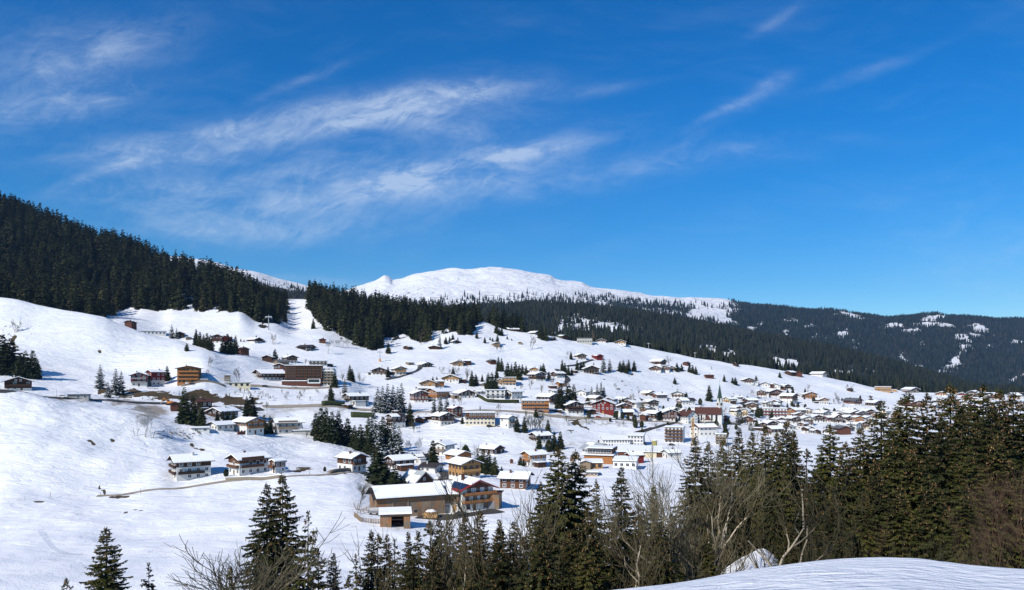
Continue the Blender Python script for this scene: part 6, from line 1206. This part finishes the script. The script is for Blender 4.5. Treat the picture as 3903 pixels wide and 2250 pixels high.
# foreground spruces: tip seen at (u,v), distance y
FG=[(406,2013,40,'near',4,1.05,'small dark spruce at the lower left, left of the bare tree'),
(255,2204,36,'thin',0,1,'tip of a tiny spruce nearest the lower left corner'),
(567,2149,42,'thin',1,1,'narrow snow-dusted spruce tip between the dark spruce and the bare tree'),
(882,2160,41,'thin',0,1,'low brownish spruce tip at the left foot of the big lower-left pair'),
(1017,1850,52,'near',2,1.0,'left one of the big pair of tall spruces over the meadow'),
(1077,1813,56,'near',0,1.05,'right and taller one of the big pair of tall spruces over the meadow'),
(1174,1951,50,'thin',1,1.15,'sparse one-sided spruce just right of the big pair'),
(1213,2090,46,'thin',0,1,'short thin spruce hidden between the sparse one and the dark one'),
(1271,2112,56,'near',3,.8,'compact dark spruce standing free at the bottom, right of the sparse one'),
(1357,2116,50,'thin',1,1,'small thin spruce between the compact dark one and the dense row'),
(1415,2023,60,'near',1,.95,'first tip from the left in the row below the open shed'),
(1440,2035,66,'thin',0,1.1,'second tip from the left in the row below the open shed'),
(1475,2042,62,'near',3,.85,'third tip from the left in the row below the open shed'),
(1504,2056,58,'thin',1,1.1,'fourth tip from the left in the row below the open shed'),
(1557,2033,64,'near',3,.85,'slim spruce tip right below the open shed doorway'),
(1594,2023,60,'near',1,.9,'brown-tipped spruce below the firewood heap'),
(1640,1985,70,'thin',0,1.15,'feathery spruce tip below the garage wing'),
(1673,1980,62,'near',2,.85,'full green spruce below the farmhouse yard'),
(1714,1992,66,'thin',1,1.2,'thin spruce right of the full green one below the farmyard'),
(1771,1965,62,'near',0,.95,'broad spruce in front of the red-roofed farmhouse balconies'),
(1830,1950,60,'near',4,.95,'broad spruce below the unpainted timber annex'),
(1905,1985,58,'near',3,.95,'spruce rising left of the tall central pair behind bare branches'),
(2128,1706,60,'near',2,1.15,'left one of the tall central spruces with brown cone-laden tips'),
(2192,1722,62,'near',0,1.1,'right one of the tall central spruces with brown cone-laden tips'),
(2060,1840,64,'near',1,.9,'lower spruce leaning against the left side of the tall central pair'),
(2273,1833,58,'near',1,.8,'narrow regular spruce right of the tall central pair'),
(2368,1786,54,'near',3,1.05,'open-crowned spruce with snowy boughs over the white field'),
(2434,1886,62,'thin',1,1.2,'thin light spruce right of the open-crowned one'),
(2240,1930,43,'near',4,1.0,'dense green spruce filling the gap below the narrow regular one'),
(2492,1850,66,'near',1,.9,'half-hidden spruce behind the left boughs of the big bare tree'),
(2650,1668,70,'near',3,1.05,'dark spruce behind the top of the big bare tree'),
(2700,1690,74,'near',1,1.0,'second dark spruce behind the right side of the big bare tree'),
(2756,1676,72,'near',0,1.0,'first spruce right of the big bare tree'),
(2817,1634,76,'near',3,.9,'thin-tipped spruce among the spruces right of the big bare tree'),
(2867,1651,70,'near',2,.95,'dense spruce left of the gap in front of the village'),
(2917,1622,74,'near',1,1.0,'tall spruce immediately left of the gap in front of the village'),
(2960,1650,66,'near',4,.9,'orange-brown spruce below the village hotel'),
(2999,1604,76,'near',0,1.0,'tall pale-tipped spruce left of the snowy opening'),
(3027,1645,70,'near',3,.9,'spruce directly left of the snowy opening with thin dark tree'),
(3074,1710,66,'thin',0,1.1,'thin blackish spruce in the snowy opening'),
(3164,1620,70,'near',2,1.05,'first dense spruce right of the snowy opening'),
(3225,1690,62,'near',4,1.0,'orange-browned spruce front of the dense wall'),
(3280,1631,72,'near',0,1.0,'second dense spruce right of the snowy opening'),
(3359,1533,74,'near',3,1.1,'tall thin-topped spruce left of the highest group'),
(3400,1640,62,'near',1,1.0,'dark shaded spruce below the thin-topped one'),
(3456,1500,76,'near',2,1.1,'tall spruce in front of the pair of large brown chalets'),
(3533,1505,72,'near',4,1.0,'orange cone-laden spruce in the middle of the highest group'),
(3590,1600,60,'near',2,1.05,'bright green-brown spruce in front of the highest group'),
(3623,1467,74,'near',0,1.15,'highest spruce of the right wall'),
(3664,1540,70,'near',1,1.0,'spruce just right of the highest one'),
(3747,1472,74,'near',2,1.15,'very tall spruce between highest one and the right edge'),
(3810,1488,78,'near',0,1.1,'dense tall spruce close to the right edge'),
(3862,1500,72,'near',4,1.05,'dark tall spruce almost at the right edge'),
(3915,1530,70,'near',2,1.1,'spruce cut by the right edge of the picture'),
(3100,1800,78,'near',1,1.0,'shadowed spruce low behind the thin blackish one'),
(3340,1760,58,'near',4,1.0,'lower green spruce with hanging boughs in the right wall'),
(3480,1700,62,'near',0,1.05,'shadowed spruce under the pair of large brown chalets'),
(3690,1700,58,'near',2,1.05,'lower green spruce under the highest one'),
(3800,1660,60,'near',4,1.05,'lower spruce above the reddish thicket'),
(1700,2105,52,'near',4,1.0,'low dense spruce at the bottom centre behind bare stems'),
(1560,2100,44,'near',2,.9,'low dark spruce at the bottom below the slim tip'),
(2330,2000,52,'near',0,1.0,'low dense green spruce beneath the open-crowned one'),
(2560,1960,60,'near',2,1.0,'shadowed spruce behind the trunk of the big bare tree'),
(2720,1900,62,'near',4,1.0,'shadowed green spruce right of the trunk of the big bare tree'),
(2840,1850,66,'near',1,1.0,'shadowed spruce above the snowy hillock'),
(2940,1830,60,'near',2,1.0,'dark spruce right above the snowy hillock'),
(1830,2050,42,'near',0,.95,'low spruce at the bottom between two bare multi-stemmed trees'),
(2000,2050,52,'near',3,1.0,'dark low spruce behind the left multi-stemmed bare tree'),
(1960,1990,66,'near',2,.95,'green spruce filling the bottom centre behind the bare stems'),
(1650,2080,41,'near',4,.9,'low bright green spruce at the bottom below the farmyard'),
(1760,2080,60,'near',0,1.0,'dark spruce behind the fan-shaped bare tree'),
(2110,2000,54,'near',2,1.0,'bright green spruce low in front of the tall central pair'),
(2230,2080,40,'near',0,1.0,'dense dark green spruce lowest at the bottom centre'),
(2440,1960,46,'near',4,1.0,'dark spruce low between crooked bare trees'),
(2640,2010,58,'near',0,1.0,'black-green spruce low behind the biggest bare tree'),
(2820,1960,68,'near',2,1.0,'spruce standing just above the snowy hillock'),
(3010,1990,48,'near',4,1.05,'dark spruce at the right flank of the snowy hillock'),
(3050,1890,56,'near',2,1.0,'shadowed green spruce right of the snowy hillock'),
(3180,1900,50,'near',0,1.0,'low green spruce behind the first brown bushes'),
(3290,1880,54,'near',2,1.0,'low green spruce between the first and second brown bushes'),
(3430,1850,54,'near',4,1.05,'low shadowed spruce behind the middle brown bush'),
(3560,1830,52,'near',0,1.05,'low olive spruce behind the largest brown bush'),
(3680,1850,50,'near',2,1.0,'low olive spruce left of the reddish thicket'),
(3560,1690,70,'near',1,1.1,'shadowed tall spruce in the middle of the right wall'),
(3740,1620,72,'near',2,1.1,'deep green spruce under the very tall ones at right'),
(3420,1560,86,'near',0,1.1,'spruce filling the gap behind the right wall'),
(3310,1690,80,'near',2,1.0,'spruce filling the wall behind the second dense one'),
(3130,1740,72,'near',0,1.0,'spruce filling left side of the first dense one'),
(3690,1500,84,'near',0,1.1,'tall spruce behind the highest one'),
(3780,1560,62,'near',2,1.1,'broad spruce in front of the very tall one at right'),
(1905,2010,40,'near',4,1.0,'olive spruce between bare stems at the bottom centre left'),
(2060,1990,39,'near',2,1.0,'lowest olive spruce under the tall central pair'),
(2170,2020,44,'near',0,.95,'rich green spruce between two crooked bare trees'),
(2520,1990,41,'near',2,1.0,'olive spruce low at the left foot of the biggest bare tree'),
(2690,2030,44,'near',4,.95,'olive spruce low at the right foot of the biggest bare tree'),
(2780,1800,62,'near',0,1.0,'upper spruce between the biggest bare tree and the gap'),
(2890,1760,64,'near',2,1.0,'dense upper spruce above the snowy hillock'),
(1330,2200,44,'thin',0,1.0,'tiny spruce tip at the very bottom below the meadow'),
(1450,2160,46,'near',4,.8,'low dense spruce at the bottom in front of the row'),
]
for (u,v,y,kind,i,w_,lab) in FG:
    zt_=(VH-v)/F*y; x=(u-CX)/F*y; zb=zat(u,y)-.4; H0,tm,cm,ex=spv(kind,i)
    H_=zt_-zb; w_=w_*(1.0 if H_>13 else 1.15)
    if kind=='near' and H_>24: w_*=.88
    if u>3050 and kind=='near': w_*=1.12
    tree('spruce_tree',(x,y,zb),H_,H0,tm,cm,lab,'spruce tree',extra=ex,wide=w_)
# bare trees of the foreground
BR={'maple':bare(1,13,8,.26,.21,5,1.0,3,('bark_pale','bark_grey'),.17,.014,maxseg=11000),'multi':bare(2,12,4,.20,.14,4,1.2,3,('bark_grey','twig_brown'),.18,.011,maxseg=1400),'multi2':bare(7,12,3,.24,.15,4,1.0,3,('bark_pale','twig_brown'),.24,.011,maxseg=1400),
 'birch':bare(3,12,1,.1,.085,5,.9,3,('bark_pale','twig_red'),.08,.010,maxseg=950,first=.42),'bush':bare(4,5,9,.45,.028,3,.85,2,('bark_grey','twig_brown'),.14,.009,maxseg=420,first=.5),'oak':bare(5,10,4,.34,.14,5,.7,3,('bark_grey','bark_grey'),.16,.016,maxseg=4200),
 'frost':bare(6,11,2,.16,.12,4,.8,4,('bark_grey','twig_frost'),.15,.03,maxseg=1500),'far':bare(8,10,2,.2,.14,3,.7,4,('bark_grey','twig_brown'),.18,.045,maxseg=500),'farpale':bare(9,10,3,.22,.12,3,.75,4,('bark_pale','bark_grey'),.16,.045,maxseg=500),'larch':bare(10,12,1,.05,.2,3,.3,6,('bark_grey','twig_brown'),.12,.04,maxseg=600,first=.6)}
HB0={'maple':13,'multi':12,'multi2':12,'birch':12,'bush':5,'oak':10,'frost':11,'far':10,'farpale':10,'larch':12}
for (u,v,y,kd,w_,lab) in [(2625,1745,46,'maple',1.25,'biggest bare tree with many spreading pale boughs in the lower centre right'),
 (2665,1790,49,'multi2',1.15,'second tall bare tree close behind the biggest one'),(1985,1880,44,'multi',1.05,'bare multi-stemmed tree at the bottom centre, left of the tall central spruces'),(2085,1900,42,'multi2',1.05,'bare tree with crooked pale stems in front of the tall central spruces'),(1925,1850,52,'multi',.9,'slender bare tree in front of the brown cube-shaped house'),
 (2385,1945,42,'multi2',1.0,'bare tree with crooked stems below the open-crowned spruce'),
 (1652,2066,44,'multi',.9,'fine-twigged bare tree at the bottom below the farmyard'),(1714,2060,46,'multi2',.9,'fan-shaped bare tree below the farmhouse'),(1470,2110,44,'multi',.8,'small bare tree among the spruce tips below the open shed'),
 (722,2080,44,'oak',1.7,'wide rounded bare tree standing alone at the lower left'),(800,2150,42,'multi',1.0,'low bushy bare tree right of the wide rounded one'),
 (2983,1790,44,'multi2',1.1,'bare tree with arching pale boughs left of the shadowed gap'),(3095,1860,50,'multi',.7,'thin black leafless tree in the shadowed gap'),
 
 (3735,1862,38,'birch',1.0,'first pale birch stem from the left in the reddish thicket'),(3762,1840,41,'birch',1.0,'second pale birch stem in the reddish thicket'),(3790,1832,38,'birch',1.05,'third pale birch stem in the reddish thicket'),(3816,1822,43,'birch',1.0,'fourth pale birch stem in the reddish thicket'),(3842,1800,39,'birch',1.05,'fifth pale birch stem in the reddish thicket'),(3868,1790,42,'birch',1.0,'sixth pale birch stem in the reddish thicket'),(3893,1805,38,'birch',1.1,'last pale birch stem at the right edge'),
 (3670,1935,36,'birch',.9,'thin leafless sapling left of the reddish thicket'),(3340,1990,36,'birch',.8,'thin sapling between the two brown bushes behind the snow bank'),(3715,1990,35,'birch',1.0,'short reddish sapling in front of the birch stems')]:
    zt_=(VH-v)/F*y; x=(u-CX)/F*y; zb=zat(u,y)-.3; a,b=BR[kd]
    tree('bare_tree',(x,y,zb),zt_-zb,HB0[kd],a,b,lab,'bare tree',wide=w_,cn='twigs')
r3=random.Random(21); BU=[(3130,2060),(3203,1985),(3265,2030),(3390,2040),(3460,2000),(3538,1975),(3600,2010),(3640,2060),(2690,2100),(2640,2060),(2560,2110),(2450,2110),(2360,2130),(2240,2120),(2120,2130),(2000,2150),(1880,2160),(1750,2170),(1620,2180),(2790,2110),(2900,2080),(3010,2050),(3060,2010),(3700,2060),(3760,2050),(3830,2040)]
BU=[b for b in sorted(BU) if b[0]<2650 or b[0]>2950]; BU=[b for b in BU if b[0]>3060 or int(b[0])%3==0]
for i,(u,v) in enumerate(BU):
    y=r3.uniform(27,36); v+=25; zt_=(VH-v)/F*y; x=(u-CX)/F*y; zb=zat(u,y)-.2; a,b=BR['bush']
    tree('bare_bush',(x,y,zb),max(2.5,zt_-zb),5,a,b,'leafless brown bush in the undergrowth behind the snow bank','bush','leafless brown bushes behind the snow bank',wide=r3.uniform(.6,.9),cn='twigs')
# bare trees of the village
VT=[(60,1268,50,'farpale','pale bare tree on the bank at the top left of the big hill'),(518,1667,86,'frost','left one of the frosted birches at the foot of the snow field'),(553,1672,95,'frost','middle one of the frosted birches at the foot of the snow field'),(580,1671,88,'frost','right one of the frosted birches at the foot of the snow field'),
(798,1400,42,'far','broad bare tree alone above the tall orange house'),(788,1433,26,'far','small bare tree behind the tall orange house'),(908,1456,54,'far','rounded bare tree beside the stone tower house'),(1041,1313,44,'farpale','slanting bare tree on the slope below the ski run'),(1250,1350,52,'frost','frosted bare tree below the tiny red-brown hut'),
(1370,1471,54,'larch','bare larch on the snow right of the hotel'),(1305,1456,36,'far','small bare tree right of the white hotel wing'),(1165,1391,24,'far','little bare tree behind the hotel roof'),(1604,1314,54,'far','rounded bare tree against the dark forest edge'),(2026,1333,52,'far','bare tree alone on the upper slope'),
(2160,1369,30,'frost','pale bare tree left of the narrow tree near the hilltop'),(2552,1399,44,'larch','tall bare larch right of the long dark farmhouse'),(1590,1743,74,'frost','larger pale bare tree beside the shadow of the tall spruces'),(1566,1741,64,'frost','smaller pale bare tree beside the shadow of the tall spruces'),
(1760,1751,62,'far','left bare tree behind the orange-brown chalet'),(1812,1756,58,'far','right bare tree behind the orange-brown chalet'),(1831,1573,26,'far','bare round tree behind the cream apartment house'),(2166,1624,42,'far','bare tree beside the brown grass patch'),(1365,1944,106,'oak','bare tree standing left of the big barn'),(1418,1930,88,'frost','pale bare tree right behind the one left of the big barn'),
(1685,1426,30,'farpale','left one of the bare birches above the honey flower-balcony chalet'),(1712,1430,24,'far','middle one of the bare birches above the honey flower-balcony chalet'),(1743,1430,32,'farpale','right one of the bare birches above the honey flower-balcony chalet'),(1780,1461,58,'far','bare tree left of the dark spruces right of the flower-balcony chalet'),(1824,1470,36,'far','bare tree right of the dark spruces right of the flower-balcony chalet'),
(1922,1491,24,'far','small bare tree in front of the white house with honey balconies'),(2020,1486,40,'far','bare tree below the dark timber chalet with steep roof'),(2065,1506,42,'farpale','pale bare tree above the large brown timber house'),(2105,1471,36,'farpale','pale bare tree left of the winding lane'),(2433,1589,62,'oak','big bare lime tree beside the village road'),
(3195,1541,25,'farpale','right one of the fruit trees on the right snowfield'),(3178,1541,22,'farpale','left one of the fruit trees on the right snowfield'),(3250,1496,30,'frost','birch right of the tiny dark hut on the right snowfield'),(3226,1486,22,'far','bare tree left of the tiny dark hut on the right snowfield'),(2262,1401,20,'far','bare tree behind the black timber chalet with long garage'),
(2762,1579,30,'farpale','pale bare tree right of the church tower'),(2640,1572,22,'far','bare tree left of the church behind the parsonage'),(1562,1636,40,'far','brown bushy tree below the narrow dark spruce'),(1578,1650,38,'far','second brown bushy tree below the narrow dark spruce'),(1019+150,1672,30,'far','bare bush left of the tall dark spruce row'),(1300,1694,70,'far','leafless tree in the middle of the tall dark spruce row'),(1322,1700,40,'far','brown leafless shrub at the foot of the tall dark spruce row'),
(1985,1490,28,'far','bare tree below the tall dark spruce group'),(1895,1341,26,'far','leafless shrub under the grey hut on stilts'),(1908,1338,18,'far','small leafless shrub right under the grey hut on stilts'),(1015,1565,34,'far','bare tree by the dirty snow slope'),(3575,1545,36,'farpale','bare tree between the right spruce tips'),(2735,1650,40,'far','bare tree right of the red-roofed inn'),(2870,1660,46,'frost','wispy pale tree below the church slope')]
for u,v,hp,kd,lab in VT:
    x,y,z=ground(u,v); a,b=BR[kd]; tree('bare_tree',(x,y,z-.2),hp*y/F,HB0[kd],a,b,lab,'bare tree',wide=.95,cn='twigs')
def scatter_row(name,lab,cat,grp,pts,kd,hp):
    for u,v in pts:
        x,y,z=ground(u,v); a,b=BR[kd]; tree(name,(x,y,z-.1),hp*r3.uniform(.7,1.2)*y/F,HB0[kd],a,b,lab,cat,grp,wide=r3.uniform(.7,1.1),cn='twigs')
scatter_row('bare_tree','slim leafless birch in the row at the lower corner of the forest','bare tree','leafless birches in a row at the forest corner',[(1262+8*i,1321+i*.8) for i in range(9)],'frost',31)
scatter_row('bare_tree','thin leafless alder on the bank below the village road','bare tree','leafless alders below the road',[(2012+9*i,1640+r3.uniform(-6,10)) for i in range(7)],'far',56)
scatter_row('bare_bush','leafless shrub on the snowy bank below the hotel terrace','bush','leafless shrubs below the hotel',[(r3.uniform(870,1330),r3.uniform(1497,1532)) for i in range(46)],'far',19)
scatter_row('bare_bush','snow-capped boulder shrub on the bank right of the frosted birches','bush','shrubs right of the frosted birches',[(r3.uniform(590,770),r3.uniform(1640,1674)) for i in range(26)],'far',11)
scatter_row('bare_bush','brown shrub on the embankment near the digger','bush','brown shrubs on the embankment',[(r3.uniform(500,900),r3.uniform(1500,1530)) for i in range(50)],'far',13)
scatter_row('bare_bush','leafless garden shrub between the village houses','bush','garden shrubs in the village',[(r3.uniform(1500,3200),r3.uniform(1500,1660)) for i in range(60)],'far',12)
scatter_row('bare_tree','leafless garden tree between the village houses','bare tree','leafless garden trees of the village',[(r3.uniform(1560,3260),r3.uniform(1480,1650)) for i in range(46)],'far',30)
for i in range(60):
    u,v=(r3.uniform(2200,3300),r3.uniform(1510,1640)) if i<60 else (r3.uniform(1500,2150),r3.uniform(1500,1830))
    x,y,z=ground(u,v); H0,tm,cm,ex=spv('round',i%2); tree('round_conifer',(x,y,z-.2),r3.uniform(2.5,6.5),H0,tm,cm,'small dark garden conifer between the village houses','conifer','garden conifers of the village')
# boulders and tufts sticking out of the snow
rk=MB(); 
def boulder(seed):
    rs=random.Random(seed); m=bpy.data.meshes.new('boulder'); import bmesh; bm=bmesh.new(); bmesh.ops.create_icosphere(bm,subdivisions=2,radius=1)
    for v in bm.verts: v.co*=rs.uniform(.75,1.2); v.co.z*=.6
    bm.to_mesh(m); bm.free(); m.materials.append(MATS['rock']); return m
bo=[boulder(i) for i in range(3)]
for i in range(70):
    if i<26: u,v=r3.uniform(590,760),r3.uniform(1645,1678)
    elif i<52: u,v=r3.uniform(2300,2660),r3.uniform(1440,1500)
    else: u,v=r3.uniform(5,75),r3.uniform(1240,1325)
    x,y,z=ground(u,v); o=obj('boulder',bo[i%3]); o.location=(x,y,z); k=r3.uniform(.3,.7); o.scale=(k*1.4,k,k); tag(o,'dark boulder sticking out of the thawing snow','boulder','dark boulders in the snow')
# ---- forests
def pts_in(region,n_,seed,dmin,jit=True,dens_=None):
    rs=np.random.RandomState(seed); rr,cc=np.where(region); 
    a=np.abs((GX[np.minimum(rr,GX.shape[0]-2),np.minimum(cc+1,NC-1)]-GX[rr,cc])*(GY[np.minimum(rr+1,GX.shape[0]-1),cc]-GY[rr,cc]))
    if dens_ is not None: a=a*dens_[rr,cc]
    a=a/a.sum(); idx=rs.choice(len(rr),n_,p=a); r_,c_=rr[idx],cc[idx]; fr=rs.rand(n_); fc=rs.rand(n_); r1=np.minimum(r_+1,GX.shape[0]-1); c1=np.minimum(c_+1,NC-1)
    bi=lambda G:(G[r_,c_]*(1-fr)+G[r1,c_]*fr)*(1-fc)+(G[r_,c1]*(1-fr)+G[r1,c1]*fr)*fc
    P=np.stack([bi(GX),bi(GY),bi(GZ)],1); key=np.floor(P[:,:2]/dmin).astype(int); _,ui=np.unique(key[:,0]*100003+key[:,1],return_index=True); return P[np.sort(ui)]
def forest_mesh(name,P,H,protos,mat,seed,wide=1.0):
    rs=np.random.RandomState(seed); V=[];Fc=[];T=[];off=0; pi=rs.randint(len(protos),size=len(P))
    for k,(pv_,pf) in enumerate(protos):
        q=P[pi==k]; h_=H[pi==k]; n_=len(q); a=rs.rand(n_)*6.28; c,s_=np.cos(a),np.sin(a); w_=h_*rs.uniform(.85,1.2,n_)*wide
        X=(pv_[None,:,0]*c[:,None]-pv_[None,:,1]*s_[:,None])*w_[:,None]+q[:,0:1]; Y=(pv_[None,:,0]*s_[:,None]+pv_[None,:,1]*c[:,None])*w_[:,None]+q[:,1:2]; Zz=pv_[None,:,2]*h_[:,None]+q[:,2:3]-.3
        V.append(np.stack([X,Y,Zz],-1).reshape(-1,3)); Fc.append((pf[None]+ (np.arange(n_)*len(pv_))[:,None,None]).reshape(-1,pf.shape[1])+off); off+=n_*len(pv_)
        tt=rs.rand(n_); T.append((tt[:,None]*.75+rs.rand(n_,len(pv_))*.0+.25*rs.rand(n_,len(pv_)//4).repeat(4,1)[:,:len(pv_)] if len(pv_)%4==0 else np.repeat(tt[:,None],len(pv_),1)).reshape(-1))
    return mesh_np(name,np.concatenate(V),np.concatenate(Fc),mat,attrs={'tint':('FLOAT',np.concatenate(T))})
pm=[]
for i in range(4):
    V,Fc,_=spruce(300+i,H=18,Rr=(3.1,3.6,3.3,3.9)[i],lev=17,per=6,dens=1.5,spray=2.3,wid=1.6,droop=.6,base=.02); pm.append((V/18.,Fc))
def cone_proto(k,tiers,r,seed):
    rs=np.random.RandomState(seed); V=[];Fc=[]
    for t in range(tiers):
        z0=t/tiers*.82; z1=min(1.0,z0+1.35/tiers+.1); rr=r*(1-z0*.95); b=len(V); V.append((0,0,z1))
        for i in range(k): a=6.283*i/k+rs.rand()*.5; q=rr*rs.uniform(.65,1.25); V.append((q*math.cos(a),q*math.sin(a),z0+rs.uniform(-.03,.03)))
        for i in range(k): Fc.append((b,b+1+i,b+1+(i+1)%k))
    return np.array(V),np.array(Fc)
pf3=[cone_proto(6,4,.17,i) for i in range(4)]; pf2=[cone_proto(5,3,.17,10+i) for i in range(4)]
wd=(wood>.3)
PA=pts_in(f1&wd&(UU<1110)&(UU>-260),5200,1,7.4,dens_=wood); PB=pts_in(f2&wd,2600,2,7.2)
UA=CX+PA[:,0]/PA[:,1]*F
# the front trees of both woods stand as individuals
def front(P,n_,key): i=np.argsort(key); return P[i[:n_]],P[i[n_:]]
vis=PA[(UA>-10)]; rest=PA[UA<=-10]
A2=vis; PB2=np.concatenate([PB,pts_in(f3,120,12,6.0)])
rsx=np.random.RandomState(8)
def hts(P,a,b):
    u_=CX+P[:,0]/P[:,1]*F
    return (1-.42*np.clip((u_-930)/140,0,1)*(u_<1100))*rsx.uniform(a,b,len(P))*np.clip(1+.5*fbm(P[:,0]/40,P[:,1]/40,2),.7,1.3)
PR=np.concatenate([A2,rest]); tag(obj('forest',forest_mesh('forest',PR,hts(PR,19,33),pm,'forest_near',1)),'dense dark spruce wood covering the upper left hillside',kind='stuff')
tag(obj('forest',forest_mesh('forest',PB2,hts(PB2,18,28),pm,'forest_near',2)),'dense dark spruce wood right of the ski run',kind='stuff')
# woods behind the village crest, the middle ridge, the far mountain
rg=(KK>18.05)&(KK<19.4)&(UU>1150)&(UU<4100)
PC=pts_in(rg,5200,5,8.0); 
edge=(KK>18.02)&(KK<18.6)&(UU>1820)&(UU<3950); PD=pts_in(edge,1500,6,5.5); PC=np.concatenate([PC,PD])
rg2=(KK>=19.4)&(KK<21.25)&(UU>500)&(UU<4100); PE=pts_in(rg2,26000,7,6.5,dens_=dens)
PV2=VH-PC[:,2]/PC[:,1]*F; 
PF=np.concatenate([PC,PE]); hh=hts(PF,17,25); pu=CX+PF[:,0]/PF[:,1]*F; hh=np.where((pu<1330)&(PF[:,1]>1800),hh*.62,hh)
tag(obj('forest',forest_mesh('forest',PF,hh,pf3,'forest_ridge',3)),'spruce and bare larch wood on the ridge behind the village',kind='stuff')
rg3=(KK>=22.0)&(KK<25.12)&(UU>1300)&(UU<4100)&(dens>.03); PG=pts_in(rg3,42000,9,8.0,dens_=np.clip(dens,0,1)**1.3)
PG=PG; hh=hts(PG,15,25)*np.where((VH-PG[:,2]/PG[:,1]*F)<1185,1.12,1.0)
tag(obj('forest',forest_mesh('forest',PG,hh,pf2,'forest_far',4)),'dark blue-green wood covering the far mountain slopes',kind='stuff')
# ---------------------------------------------------------------- air
m=MATS['haze_air']; t=NT(m.node_tree); 
for nn in list(t.n):
    if nn.type!='OUTPUT_MATERIAL': t.n.remove(nn)
vol=t.node('ShaderNodeVolumePrincipled'); vol.inputs['Color'].default_value=(.36,.60,1.0,1); vol.inputs['Density'].default_value=HAZE; vol.inputs['Anisotropy'].default_value=.2
t.l.new(vol.outputs[0],t.n['Material Output'].inputs['Volume'])
if HAZE>0:
    zl=float(GZ.min())-1; zh=float(GZ.max())+60; b=MB(); b.box(float(GX.min())-5,float(GX.max())+5,-60,5760,zl-5,zh); o=b.build('haze','haze_air'); tag(o,kind='stuff')
